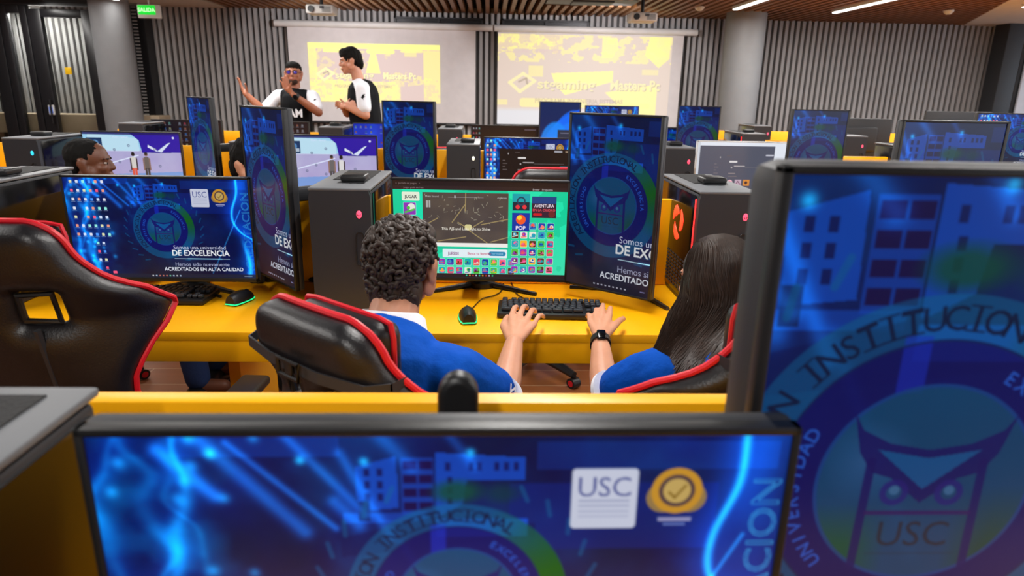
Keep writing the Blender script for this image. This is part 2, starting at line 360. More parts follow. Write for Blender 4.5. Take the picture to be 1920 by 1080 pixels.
def bar(c):
    c.rect(0, .962, 1.8, 1.0, (.10, .12, .20), .85); rs = np.random.RandomState(8)
    for i in range(9): c.rect(.74+i*.034, .974, .756+i*.034, .988, [(.8, .9, 1), (.9, .5, .4), (.5, .9, .7), (.9, .9, .9)][rs.randint(4)], .8, .003)
    c.rect(1.66, .976, 1.74, .986, (.7, .75, .8), .5)
def pic_desktop(H, dense=True):
    c = Cv(16/9, H); wall_pic(c, .93)
    if dense: icons(c, .075, .04, 6, 7, .060, .087, .0135, 3, .08); icons(c, .25, .65, 2, 4, .055, .085, .0125, 5, .1); icons(c, .375, .955, 1, 1, .05, .05, .02)
    bar(c); return c
def pic_portrait(H, marks=True, zoom=1.0, top=.0):
    c = Cv(9/16/zoom, int(H*zoom), u0=SU-.281/zoom-.006); wall_pic(c, .78)
    if marks:
        a = c.u0
        for i in range(9): c.rect(a+.20+i*.026, .970, a+.212+i*.026, .978, (.75, .75, .8), .8)
        c.rect(a+.51, .966, a+.54, .972, (.7, .7, .9), .6)
    r0 = int(top*H); c.img = c.img[r0:r0+H]; c.H = c.img.shape[0]; c.W = c.img.shape[1]; return c
def pic_games(H):
    c = Cv(16/9, H, bg=(.0, .80, .60)); rs = np.random.RandomState(12)
    n = fbm(c.U, c.V, 3, 40); c.mix((n > .5).astype(float), (.10, .90, .70), .8); c.mix(np.clip((c.V-.3)*1.2, 0, 1), (.45, .85, .68), .55)
    c.rect(0, 0, 1.78, .05, (.13, .09, .10)); c.rect(0, .05, 1.78, .09, (.17, .12, .13))
    c.text('x  pantalla de juegos   +', .03, .036, .026, (.7, .6, .6), .8); c.text('juegos gratis en linea', .11, .078, .024, (.7, .65, .65), .8); c.text('Entrar   Preguntas', 1.42, .08, .028, (.85, .85, .85), .9)
    c.rect(.09, .115, .27, .205, (.88, .92, .84), 1, .01); c.text('JUGAR', .18, .178, .045, (.12, .10, .15), 1, .02, 'C', 0, .9)
    def tile(x, y, s_, sd):
        r_ = np.random.RandomState(sd); cols = [(.95, .35, .30), (.98, .70, .15), (.20, .60, .75), (.55, .20, .70), (.30, .75, .25), (.95, .40, .60), (.35, .20, .12), (.1, .25, .65), (.9, .9, .85), (.85, .25, .45), (.05, .65, .70)]
        a_, b_, d_ = [cols[i] for i in r_.choice(len(cols), 3, False)]
        c.rect(x-.004, y-.004, x+s_+.004, y+s_+.004, (.85, .95, .88), .7, .012); c.rect(x, y, x+s_, y+s_, a_, 1, .01)
        c.ring(x+s_*(.35+.3*r_.rand()), y+s_*(.35+.3*r_.rand()), 0, s_*.3, b_); c.ring(x+s_*(.3+.4*r_.rand()), y+s_*(.3+.3*r_.rand()), 0, s_*.14, d_)
        c.seg((x+s_*.15, y+s_*(.6+.25*r_.rand())), (x+s_*.85, y+s_*(.5+.3*r_.rand())), s_*.16, d_, .9)
    tile(.105, .225, .125, 4); c.rect(.12, .36, .23, .40, (.55, .5, .75))
    # film panel of the middle
    c.rect(.30, .115, 1.175, .635, (.30, .26, .24)); m = (c.U > .30) & (c.U < 1.175) & (c.V > .115) & (c.V < .635)
    c.mix(m*np.clip(vnoise(c.U, c.V, 9, 5)-.3, 0, 1), (.38, .33, .28), .8)
    for k in range(46):
        x, y = .32+.83*rs.rand(), .13+.30*rs.rand(); an = rs.rand()*PI; L = .012+.03*rs.rand(); c.seg((x, y), (x+L*math.cos(an), y+L*math.sin(an)), .004+.004*rs.rand(), (.72, .70, .60), .6)
    for p, q in (((.31, .46), (.45, .38)), ((.60, .42), (.73, .24)), ((.66, .42), (.76, .48)), ((.76, .50), (.92, .40)), ((.77, .50), (.96, .63)), ((.45, .62), (.74, .57)), ((1.0, .62), (1.17, .57)), ((.90, .44), (1.17, .38)), ((.74, .12), (.735, .30))):
        c.seg(p, q, .010, (.66, .58, .38), .85)
    c.rect(.73, .44, .80, .50, (.86, .82, .58), .95, .02); c.rect(.335, .20, .355, .27, (.75, .75, .75), .8); c.rect(.362, .20, .38, .27, (.75, .75, .75), .8)
    c.text('Mute Sound', .33, .165, .028, (.8, .8, .8), .9); c.text('Advance', 1.06, .170, .028, (.8, .8, .8), .9); c.seg((.56, .163), (.92, .163), .003, (.7, .7, .7), .8); c.rect(.625, .145, .635, .17, (.85, .85, .85))
    c.text('This AJS and Lulu light to Shine', .74, .50, .040, (.92, .90, .85), .95, .015, 'C')
    c.rect(.30, .635, 1.175, .675, (.93, .92, .90)); c.rect(0, .685, 1.18, .695, (.0, .6, .55), .6)
    c.rect(.50, .70, 1.17, .79, (.88, .93, .95), 1, .01); c.rect(.98, .722, 1.155, .768, (.12, .50, .68), 1, .02); c.text('Ver todos', 1.067, .754, .030, (.8, .9, .95), .9, 0, 'C'); c.text('JUEGOS', .61, .762, .040, (.45, .10, .40), 1, .02, 'C', 0, .8)
    c.text('Busca tu favorito', .76, .757, .036, (.75, .20, .35), .95, .008)
    for i in range(13): tile(.095+i*.0905, .805, .066, 100+i); tile(.095+i*.0905, .895, .066, 130+i)
    c.rect(1.215, .115, 1.395, .290, (.02, .62, .66)); c.rect(1.22, .20, 1.39, .285, (.06, .16, .22)); c.ring(1.27, .25, 0, .022, (.9, .2, .25)); c.ring(1.34, .25, 0, .022, (.9, .2, .25)); c.ring(1.305, .19, .03, .045, (.1, .25, .35))
    c.rect(1.215, .31, 1.395, .50, (.05, .20, .62)); c.ring(1.305, .38, 0, .05, (.95, .35, .15)); c.ring(1.29, .36, 0, .025, (1, .8, .2)); c.text('POP', 1.305, .485, .055, (.95, .9, .95), 1, .03, 'C')
    c.rect(1.415, .14, 1.665, .36, (.20, .12, .20)); c.rect(1.415, .14, 1.665, .21, (.10, .25, .50)); c.text('AVENTURA', 1.54, .250, .046, (.9, .85, .9), 1, .02, 'C', 0, .85); c.text('EN LA CIUDAD', 1.54, .290, .034, (.9, .3, .35), 1, .02, 'C'); c.rect(1.43, .31, 1.52, .335, (.8, .1, .15), 1, .008); c.ring(1.62, .32, 0, .035, (.45, .15, .15), .9)
    for i in range(5):
        for j in range(6):
            if j == 0 and i < 2: continue
            tile(1.215+i*.091, .415+j*.092 if j else .415, .068, 200+i*9+j)
    c.rect(0, .962, 1.8, 1, (.14, .10, .12)); 
    for i in range(9): c.rect(.74+i*.034, .974, .756+i*.034, .990, [(.1, .8, .6), (.9, .6, .2), (.8, .2, .2), (.8, .8, .9)][i % 4], .9, .003)
    return c
def pic_lobby(H, flip=False):
    c = Cv(16/9, H, bg=(.68, .64, .80)); n = fbm(c.U, c.V, 2, 3)
    c.img = np.stack([.60+.12*n+.05*c.V, .58+.16*n, .78+.08*n], -1)
    c.poly([(0, 0), (1.78, 0), (1.78, .05), (1.06, .33), (0, .33)], (.60, .80, .92)); c.poly([(.1, .02), (1.0, .10), (1.02, .34), (0, .34)], (.72, .86, .93))
    c.poly([(.85, 0), (1.78, 0), (1.78, .36), (1.06, .37), (1.02, .14)], (.18, .10, .62)); c.rect(0, 0, 1.78, .04, (.12, .10, .35), .8)
    c.poly([(1.18, .22), (1.32, .30), (1.34, .35), (1.17, .27)], (.85, .88, .95)); c.poly([(1.34, .34), (1.55, .19), (1.60, .18), (1.42, .36)], (.82, .86, .95)); c.rect(1.22, .36, 1.60, .372, (.3, .3, .5), .7)
    c.seg((.28, .62), (.98, .42), .02, (.88, .92, 1), .9); c.seg((0, .35), (1.0, .34), .006, (.9, .95, 1), .6)
    c.poly([(0, .80), (1.78, .72), (1.78, 1), (0, 1)], (.42, .60, .85), .75); c.rect(.06, .10, .34, .33, (.12, .22, .38)); c.ring(.22, .2, 0, .06, (.35, .55, .75), .9); c.rect(.2, .24, .32, .30, (.8, .85, .9), .8)
    for x, y in ((.82, .24), (.55, .32), (.62, .55), (.44, .66), (.80, .72), (1.36, .62), (1.30, .30)): c.ring(x, y, .008, .026, (.35, .38, .5), .6)
    c.rect(.0, .60, .26, .92, (.36, .42, .60), .6); c.text('LOBBY', .03, .68, .06, (.9, .92, 1), .9, .02)
    c.text('PLAY   SHOP', .55, .10, .05, (.85, .88, 1), .8, .01); c.ring(1.66, .09, 0, .022, (.9, .92, 1), .9)
    fig = [(.88, (.82, .80, .78), (.86, .34, .25), (.22, .16, .15)), (1.12, (.42, .38, .36), (.30, .27, .26), (.55, .42, .36))]
    if flip: fig = [(.92, (.42, .40, .40), (.32, .30, .30), (.55, .42, .36)), (1.10, (.85, .84, .84), (.82, .30, .22), (.22, .16, .15))]
    for x, top, leg, skin in fig:
        c.rect(x-.05, .98-.02, x+.07, .985, (.3, .4, .6), .5)
        c.rect(x-.045, .45, x+.045, .68, top, 1, .02); c.rect(x-.068, .47, x-.045, .70, skin, 1, .01); c.rect(x+.045, .47, x+.068, .70, skin, 1, .01)
        c.rect(x-.045, .66, x-.004, .97, leg, 1, .01); c.rect(x+.004, .66, x+.045, .97, leg, 1, .01); c.ring(x, .405, 0, .033, skin); c.ring(x, .385, 0, .030, (.12, .10, .1), .8)
    return c
def pic_chat(H, blue=True, grey=False):
    c = Cv(16/9, H); wall_pic(c, .95)
    if blue: icons(c, .06, .05, 3, 10, .07, .09, .022, 6, .1)
    x0 = .30 if blue else .05
    bg = (.33, .34, .40) if grey else (.13, .09, .08)
    c.rect(x0, .20 if blue else 0, 1.78, 1, bg)
    L = lambda x, y, w_, h_, col=(.75, .72, .72), a=.9: c.rect(x, y, x+w_, y+h_, col, a, h_*.3)
    L(.46, .28, .02, .03); L(.60, .26, .10, .01, (.4, .35, .35)); L(.66, .36, .16, .035, (.92, .9, .9)); L(.70, .48, .03, .03); L(.76, .455, .22, .018); L(.98, .485, .60, .006, (.5, .48, .48)); L(1.50, .53, .16, .035, (.15, .55, .65))
    L(.66, .60, .14, .018, (.6, .55, .55)); L(.66, .66, .18, .014, (.5, .45, .45)); L(1.38, .23, .16, .03, (.8, .8, .85)); L(1.60, .23, .1, .03, (.7, .6, .5))
    c.ring(.71, .79, 0, .055, (.95, .75, .80)); c.ring(.71, .79, 0, .028, (.8, .2, .35)); c.rect(.81, .73, .94, .85, (.75, .65, .72)); c.path([(.83, .83), (.87, .76), (.92, .82)], .012, (.4, .2, .3)); c.rect(.98, .73, 1.11, .85, (.85, .55, .25)); c.ring(1.04, .79, 0, .03, (.3, .2, .2))
    L(.66, .92, .12, .02, (.8, .7, .7))
    if grey: c.rect(0, 0, 1.78, .07, (.88, .90, .94)); c.rect(1.55, 0, 1.78, 1, (.88, .90, .94)); c.rect(0, 0, .05, 1, (.80, .82, .86))
    for i in range(6): L(1.56+.02*(i % 2), .66+.05*i, .05, .02, (.7, .68, .66), .6)
    for i in range(4): L(.36, .42+.06*i, .09 if i % 2 else .05, .012, (.55, .5, .5), .7)
    return c
def pic_dark(H):
    c = Cv(16/9, H, bg=(.12, .07, .07)); icons(c, .05, .07, 3, 6, .075, .12, .018, 9, 0, .65)
    c.ring(1.05, .95, 0, .36, (.02, .32, .95)); c.rect(1.4, .08, 1.7, .1, (.4, .35, .4)); return c
def pic_petal(H):
    c = Cv(9/16, H, bg=(.05, .13, .34)); U, V = c.U, c.V
    for k, (x, y, a_, b_, an) in enumerate([(.42, .30, .42, .13, -.6), (.34, .40, .36, .16, -1.0), (.50, .45, .3, .2, -.2), (.20, .55, .3, .2, -1.4)]):
        X = (U-x)*math.cos(an)+(V-y)*math.sin(an); Y = -(U-x)*math.sin(an)+(V-y)*math.cos(an); c.mix(np.clip((1-np.hypot(X/a_, Y/b_))*8, 0, 1), (.02, .36+.06*k, .98), .85)
    c.rect(.26, .38, .56, .9, (.13, .16, .24), .95); c.rect(.30, .42, .50, .43, (.6, .6, .7), .7); return c
def pic_icons(H, A=16/9, blue=True):
    c = Cv(A, H, bg=(.03, .12, .62) if blue else (.09, .06, .10)); n = fbm(c.U, c.V, 4, 2)
    if blue: c.mix(n, (.0, .35, .95), .7)
    icons(c, .06, .08, int(A/.13), 7, .13, .135, .026 if not blue else .02, 4, .12, .5); return c
def pic_screen(H, second=False):
    """the washed-out yellow projection"""
    c = Cv(1.95 if not second else 1.68, H); U, V = c.U, c.V
    pink, yel = (.80, .69, .66), (.97, .93, .45)
    c.img = np.ones_like(c.img)*np.array(pink if not second else (.80, .72, .66))
    b = vnoise(U, V, 5, 21 if second else 31); b2 = vnoise(U*1.6, V*3, 8, 25)
    m = ((b*.6+b2*.4) > (.56 if second else .50)).astype(float); 
    fine = ((fbm(U, V, 16, 60) > .52) & ((b > .45) if not second else (V < .3))).astype(float)
    c.mix(m*.0+fine, yel, .55)
    if not second:
        c.rect(0, 0, 1.95, .09, yel); c.rect(.22, .09, .56, .16, yel, .9, .03); c.rect(.86, .09, 1.28, .17, yel, .9, .04); c.rect(1.36, .09, 1.7, .14, yel, .8, .03)
        c.rect(0, 0, .12, 1, yel, .75); c.rect(0, .62, .50, 1, yel, .85); c.rect(.36, .64, 1.35, 1, yel, .8); c.poly([(.92, .16), (1.0, .16), (1.06, .5), (.84, .5)], yel, .9); c.rect(1.70, .1, 1.95, 1, yel, .7); c.rect(1.42, .1, 1.6, .22, yel, .6)
        c.rect(.14, .18, .84, .52, pink, .35); c.rect(1.08, .20, 1.60, .46, pink, .6); fl = (fbm(U, V, 20, 77) > .55).astype(float)*(V > .6); c.mix(fl, pink, .35)
    else:
        c.rect(0, 0, .62, .16, yel, .55); fl = (fbm(U, V, 18, 70) > .5).astype(float)*(V < .2)*(U < .62); c.mix(fl, pink, .6)
        c.poly([(1.0, .02), (1.14, .02), (1.16, .14), (1.10, .24), (1.0, .24)], yel, .7); c.poly([(1.46, .0), (1.66, .0), (1.66, .24), (1.56, .34), (1.42, .20)], yel, .75); c.rect(1.40, .36, 1.56, .42, yel, .4)
        c.poly([(.52, .42), (1.12, .38), (1.12, .50), (.66, .66), (.56, .54)], yel, .8); c.rect(.30, .34, .44, .46, yel, .5); c.rect(.22, .70, .88, .80, yel, .6, .03); c.rect(1.0, .74, 1.5, .80, yel, .6, .02); c.poly([(1.05, .62), (1.56, .52), (1.56, 1), (1.30, 1), (1.22, .80)], yel, .75); c.rect(0, .72, .1, .78, yel, .5); c.rect(.03, 0, .06, .1, yel, .5)
        c.mix(np.clip((V-.80)*20, 0, 1)*(U < 1.28), (.80, .80, .82), 1)
    tx = (.95, .93, .62) if not second else (.90, .86, .60); dk = (.60, .52, .42)
    y = .56; x = .12
    c.path([(x, y-.03), (x+.13, y-.13), (x+.24, y-.05), (x+.10, y+.07), (x, y-.03)], .035, tx, .95); c.path([(x+.09, y-.04), (x+.16, y-.08), (x+.17, y-.02)], .02, dk, .8)
    for ox, cl in ((.006, dk), (0, tx)):
        c.text('stgaming', x+.27+ox, y+.03+ox, .155, cl, .9, .02, 'L', 0, 1.05); c.text('Masters Pc', x+.98+ox, y+.03+ox, .155, cl, .95, .03, 'L', 0, .72)
    c.text('PROGRAMA INGENIERIA SISTEMAS', x+.25, y+.19, .07, dk, .6, .02, 'L', 0, .8)
    return c
# ---------------------------------------------------------------- materials
yel = mat('yellow laminate', 'FFB400', .38, var=.03, vscale=3, bump=.02, bscale=300)
blk = mat('black plastic', '141416', .42, bump=.05, bscale=900); blk2 = mat('dark grey plastic', '2B2C30', .5, bump=.05, bscale=900)
gloss = mat('glossy black panel', '06070A', .13, spec=.4); greyp = mat('matt grey plastic', '55575B', .5, bump=.05, bscale=700)
casem = mat('charcoal case', '26282E', .48, bump=.04, bscale=900); topm = mat('case top with painted light', '6A6C70', .48, bump=.05, bscale=700)  # case top paler than the case: reflected light put into its colour
meshm = mat('vent mesh', '1A1A1C', .7, bump=.9, bscale=260)
leather = mat('black leather', '17161A', .38, bump=.10, bscale=240, var=.15, vscale=30); redp = mat('red piping', 'D21426', .42, bump=.05)
steel = mat('dark metal', '3A3B3E', .35, .8); white = mat('white plastic', 'D8D8D6', .45); red_led = mat('red light', 'FF2A2A', .4, emit='FF3030', es=1.6)
grey_led = mat('pale light', 'FFFFFF', .4, emit='C8D8C0', es=.9); cyan_led = mat('cyan light', '30E0FF', .4, emit='30C8FF', es=1.2); green_led = mat('green rim light', '20FF90', .4, emit='18E890', es=.9); pink_led = mat('pink light', 'FF5070', .4, emit='FF4A68', es=1.4)
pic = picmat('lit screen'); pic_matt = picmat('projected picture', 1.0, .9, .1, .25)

# ---------------------------------------------------------------- setting
WY = 10.2
def floor_mat():
    m = mat('wood look tile', '7A4A2C', .32, var=.22, vscale=3, stretch=(.6, 5, 1)); nt = m.node_tree; b = nt.nodes['Principled BSDF']
    tc = nt.nodes.new('ShaderNodeTexCoord'); br = nt.nodes.new('ShaderNodeTexBrick'); nt.links.new(tc.outputs['Object'], br.inputs[0])
    br.inputs['Color1'].default_value = (*lin(hx('8A5430')), 1); br.inputs['Color2'].default_value = (*lin(hx('633820')), 1); br.inputs['Mortar'].default_value = (*lin(hx('A08468')), 1)
    br.inputs['Scale'].default_value = 1; br.inputs['Brick Width'].default_value = 1.2; br.inputs['Row Height'].default_value = .2; br.inputs['Mortar Size'].default_value = .003
    old = b.inputs['Base Color'].links[0].from_node
    mx = nt.nodes.new('ShaderNodeMix'); mx.data_type = 'RGBA'; mx.blend_type = 'MULTIPLY'; mx.inputs[0].default_value = .55
    nt.links.new(br.outputs['Color'], mx.inputs[6]); old.inputs[0].default_value = (1.3, 1.3, 1.3); nt.links.new(old.outputs[0], mx.inputs[7]); nt.links.new(mx.outputs[2], b.inputs['Base Color'])
    return m
fl = MB().box((0, 4.5, -.05), (20, 14, .1)).build('floor', floor_mat()); struct(fl)
slat = mat('grey slat', 'A5A4A4', .6, var=.06, vscale=2); gap = mat('dark slat backing', '5A5858', .8)
plaster = mat('pale plaster ceiling', 'C9C0B4', .8); wood = mat('brown wood slat', '80552F', .5, var=.2, vscale=6, stretch=(8, .5, 8)); wdark = mat('dark ceiling void', '2A1712', .9)
wall = MB().box((0, WY+.10, 1.4), (20, .1, 2.8)).build('wall_back', gap); struct(wall)
sl = MB(); x = -9.9
while x < 9.9:
    sl.box((x, WY+.02, 1.30), (.045, .07, 2.6)); x += .0835
struct(sl.build('wall_back_slats', slat, wall))
struct(MB().box((-9.9, 4.5, 1.4), (.1, 14, 2.8)).build('wall_left', mat('grey wall paint', '8E8E90', .8)))
wpaint = mat('white wall paint', 'C4CAD2', .8)
wr = MB().box((9.9, 4.5, .45), (.1, 14, .9)).box((9.9, 4.5, 2.65), (.1, 14, .3))
for k in range(6): wr.box((9.9, -2.4+k*2.76, 1.7), (.1, .2, 1.7))
struct(wr.build('wall_right', wpaint))
struct(MB().box((-3.4, -2.5, 1.4), (13.2, .1, 2.8)).box((9.0, -2.5, 1.4), (2, .1, 2.8)).box((5.6, -2.5, .35), (5, .1, .7)).box((5.6, -2.5, 2.6), (5, .1, .4)).build('wall_front', mat('grey rear wall', '77797C', .8)))  # opening in this unseen wall shaped so right-hand screens catch grey reflections
# ceiling: plaster over everything, brown slats over the middle
cz = 2.535
ceil = struct(MB().box((0, 4.5, cz+.22), (20, 14, .1)).build('ceiling', plaster))
struct(MB().box((-6.8, 4.5, cz+.08), (6.2, 14, .18)).build('ceiling_panel', plaster, ceil))
pr = MB().prism([(6.95, WY+.1), (9.95, WY+.1), (9.95, -2.5), (1.0, -2.5), (5.0, 6.4)], .18)
pr.v = [(a, c, cz-.01+b) for a, b, c in pr.v]; struct(pr.build('ceiling_panel', plaster, ceil))
struct(MB().box((1.6, 4.5, cz+.145), (10.6, 14, .02)).build('ceiling_void', wdark, ceil))
cs = MB(); x = -3.62
while x < 6.9:
    y0 = 5.4 if x < 4.6 else 5.4+(x-4.6)*1.95; y1 = WY
    if 0.68 < x < 1.80: y1 = 8.45
    cs.box((x, (y0+y1)/2, cz+.04), (.052, y1-y0, .09))
    if 0.68 < x < 1.80: cs.box((x, (9.05+WY)/2, cz+.04), (.052, WY-9.05, .09))
    x += .112
struct(cs.build('ceiling_slats', wood, ceil))
colm = mat('grey column paint', '85878A', .55); dcol = mat('dark column paint', '2F3236', .5)
c1 = struct(MB().cyl((3.42, 9.45, 0), (3.42, 9.45, cz+.05), .262, n=48).build('column', colm))
c2 = struct(MB().cyl((-4.95, 9.5, 0), (-4.95, 9.5, cz+.05), .235, n=48).build('column', colm))
# left: glazed front in dark frames
frm = mat('dark door frame', '1B1B1E', .35); glass = mat('door glass', 'FFFFFF', .03)
b = glass.node_tree.nodes['Principled BSDF']; b.inputs['Transmission Weight'].default_value = 1; b.inputs['IOR'].default_value = 1.2; b.inputs['Base Color'].default_value = (.80, .82, .80, 1)
for l in list(b.inputs['Base Color'].links): glass.node_tree.links.remove(l)
def frame(name, x0, x1, z1, t):
    m = MB(); y = 9.62
    m.box((x0+t/2, y, z1/2), (t, .09, z1), .008); m.box((x1-t/2, y, z1/2), (t, .09, z1), .008)
    m.box(((x0+x1)/2, y, z1-.05), (x1-x0-2*t, .09, .10), .008); m.box(((x0+x1)/2, y, .06), (x1-x0-2*t, .09, .12), .008)
    o = struct(m.build(name, frm)); g = MB().box(((x0+x1)/2, y, z1/2), (x1-x0-2*t, .012, z1-.2)); struct(g.build('glass_pane', glass, o)); return o
d1 = frame('door_1', -6.06, -5.20, 2.40, .17)
frame('window_1', -6.42, -6.07, 2.44, .09); 
frame('window_2', -8.6, -6.43, 2.44, .16)
hd = MB().tube([(-5.92, 9.56, .95), (-5.92, 9.52, .95), (-5.92, 9.52, 1.25), (-5.92, 9.56, 1.25)], .012).build('door_handle', steel, d1)
struct(MB().box((-7.0, 9.62, 2.49), (3.7, .12, .10)).build('trim_1', frm))
tag(MB().box((-5.62, 9.545, 1.63), (.085, .02, .09), .004).build('door_sticker', mat('yellow sticker', 'E8B800', .5)), 'small yellow square sticker on the glass of the dark framed door', 'sticker')
acc = thing('access_reader', 'small pale blue access reader on the dark door frame', 'card reader', (-5.935, 9.56, 1.12))
MB().box((0, 0, 0), (.075, .03, .13), .008).build('case', white, acc); MB().box((0, -.017, .0), (.05, .004, .085)).build('reader_face', mat('blue reader face', '5B78C8', .4, emit='5B78C8', es=.4), acc)
# dark toothed end of the slatted wall beside the left column
m = MB().box((-4.80, 10.02, 1.25), (.17, .22, 2.5)); tt = struct(m.build('trim_2', frm))
m = MB()
for k in range(56): m.box((-4.84, 9.90, .06+k*.044), (.06, .02, .018))
struct(m.build('trim_edge', slat, tt))
# wooden counter behind the glazed front
t = thing('counter', 'beige counter with dark slotted front behind the glass door', 'counter', (-6.3, 9.92, 0))
MB().box((0, 0, .93), (3.4, .35, .26), .01).build('counter_top', mat('beige board', 'B09E84', .6), t)
m = MB()
for k in range(30): m.box((-1.6+k*.11, 0, .40), (.06, .3, .80))
m.build('slotted_front', mat('brown board', '7A5A3C', .6), t)
# right: dark column and white board
struct(MB().box((7.40, 9.9, 1.3), (.26, .3, 2.6), .02).build('column', dcol))
t = thing('whiteboard', 'white wall board beyond the dark column at the room corner', 'whiteboard', (8.75, 9.75, 1.35))
MB().box((0, 0, 0), (2.3, .04, 2.2), .01).build('board', mat('white board', 'D4DCE8', .3), t); MB().box((0, -.025, -.12), (2.3, .01, .012)).build('seam', greyp, t)

# ---------------------------------------------------------------- ceiling and wall fittings
def lamp(name, label, x, y0, y1, group='linear ceiling lamps', z=cz-.025, pw=1):
    t = thing(name, label, 'ceiling lamp', (x, (y0+y1)/2, z), 0, group); L = y1-y0
    MB().box((0, 0, .012), (.075, L, .05), .004).build('housing', white, t); MB().box((0, 0, -.018), (.058, L-.02, .012), .003).build('diffuser', mat_lamp, t)
    ld = bpy.data.lights.new('lamp_light', 'AREA'); ld.shape = 'RECTANGLE'; ld.size = .08; ld.size_y = L; ld.energy = LAMP_W*pw; ld.color = (1, .97, .93)
    lo = bpy.data.objects.new('lamp_light', ld); C.objects.link(lo); lo.parent = t; lo.location = (0, 0, -.035); return t
mat_lamp = mat('lamp diffuser', 'FFFFFF', .5, emit='FFFDF8', es=4)
lamp('linear_lamp', 'long white linear lamp just left of the grey round column', 3.0, 6.3, 8.72)
lamp('linear_lamp', 'long white linear lamp over the right part of the slatted wall', 4.28, 6.2, 8.80)
lamp('linear_lamp', 'short linear lamp above the green exit sign', -4.70, 7.6, 9.25, pw=.2)
lamp('linear_lamp', 'linear lamp over the glass door', -5.88, 7.6, 9.35, pw=.5)
lamp('linear_lamp', 'unseen fill lamp added behind the glass door', -6.2, 9.78, 10.05, z=2.44, pw=.6)  # added lamp, brightens what shows through the glass
for x, y in ((-2.6, 4.8), (-2.6, 1.6), (0.2, 5.2), (0.2, 2.2), (2.8, 3.9), (2.8, 1.0), (5.2, 4.6), (-4.8, 4.3), (-.6, -.9), (-5.6, 1.2), (5.4, 1.2), (-2.4, 7.0), (.2, 7.0), (6.0, 7.0)):  # unseen lamps added over desks and aisle to light room and back wall
    lamp('linear_lamp', 'unseen fill lamp added over the %s, %s part of the room' % ('last desk row' if y > 6.5 else 'third and fourth desk row' if y > 3.5 else 'two front desk rows' if y > 0 else 'aisle behind the camera', 'far left' if x < -4 else 'left' if x < -1 else 'middle' if x < 1 else 'right' if x < 4 else 'far right'), x, y-.9, y+.9, 'added lamps over the desks')
# ceiling cassette, detectors
t = thing('ceiling_cassette', 'grey air conditioning cassette set in the slat ceiling', 'air conditioner', (1.24, 8.75, cz))
MB().box((0, 0, .04), (1.1, .56, .07), .01).build('frame', greyp, t); MB().box((0, 0, .0), (.5, .34, .03), .01).build('grille', blk2, t)
for x, y, l in ((2.60, 8.85, 'small white ceiling sensor left of the round column'), (5.6, 8.6, 'small round smoke detector on the wooden ceiling far right')):
    t = thing('smoke_detector', l, 'smoke detector', (x, y, cz-.02)); MB().lathe([(.001, -.03), (.03, -.03), (.045, -.015), (.06, .0), (.06, .02)]).build('body', white, t)
# vents high on the back wall
for x0, x1, z, l in ((-1.36, -.10, 2.40, 'dark linear wall vent above the left projection screen'), (.17, 1.42, 2.40, 'dark linear wall vent above the right projection screen')):
    t = thing('wall_vent', l, 'vent', ((x0+x1)/2, WY-.03, z), 0, 'wall vents'); w_ = x1-x0
    m = MB().box((0, 0, .055), (w_, .05, .02)).box((0, 0, -.055), (w_, .05, .02)).box((-w_/2+.015, 0, 0), (.03, .05, .13)).box((w_/2-.015, 0, 0), (.03, .05, .13)).box((0, 0, 0), (.02, .05, .1)); m.build('frame', blk2, t)
    MB().box((0, .015, 0), (w_-.04, .01, .1)).build('backing', blk, t)
    m = MB()
    for k in range(4): m.box((0, 0, -.036+k*.024), (w_-.05, .03, .006))
    m.build('slat', steel, t)
# projectors
for x, l, y in ((-1.93, 'white projector hanging before the left screen', 8.3), (1.77, 'white projector hanging before the right screen', 8.3)):
    t = thing('projector', l, 'projector', (x, y, 2.33), 0, 'ceiling projectors')
    MB().box((0, 0, 0), (.31, .26, .10), .02).build('body', white, t); MB().cyl((-.09, -.13, .0), (-.09, -.15, 0), .035).build('lens', blk, t)
    m = MB()
    for k in range(5): m.box((.08, -.131, -.025+k*.012), (.10, .004, .005))
    m.build('vent', blk2, t); MB().cyl((0, 0, .04), (0, 0, .215), .02).build('mount', blk, t)
    MB().box((.03, -.131, .02), (.05, .004, .03)).build('label_plate', greyp, t)
    MB().cyl((.09, .13, .0), (.09, .15, 0), .035).build('projection_lens', blk, t)
    sp_ = bpy.data.lights.new('projector_beam', 'SPOT'); sp_.energy = 75; sp_.spot_size = 1.75; sp_.spot_blend = .25; sp_.shadow_soft_size = .03; sp_.color = (1, .95, .96)
    so = bpy.data.objects.new('projector_beam', sp_); C.objects.link(so); so.parent = t; so.location = (.09 if x < 0 else -.2, .17, 0); so.rotation_euler = (PI/2-.30, 0, .03)
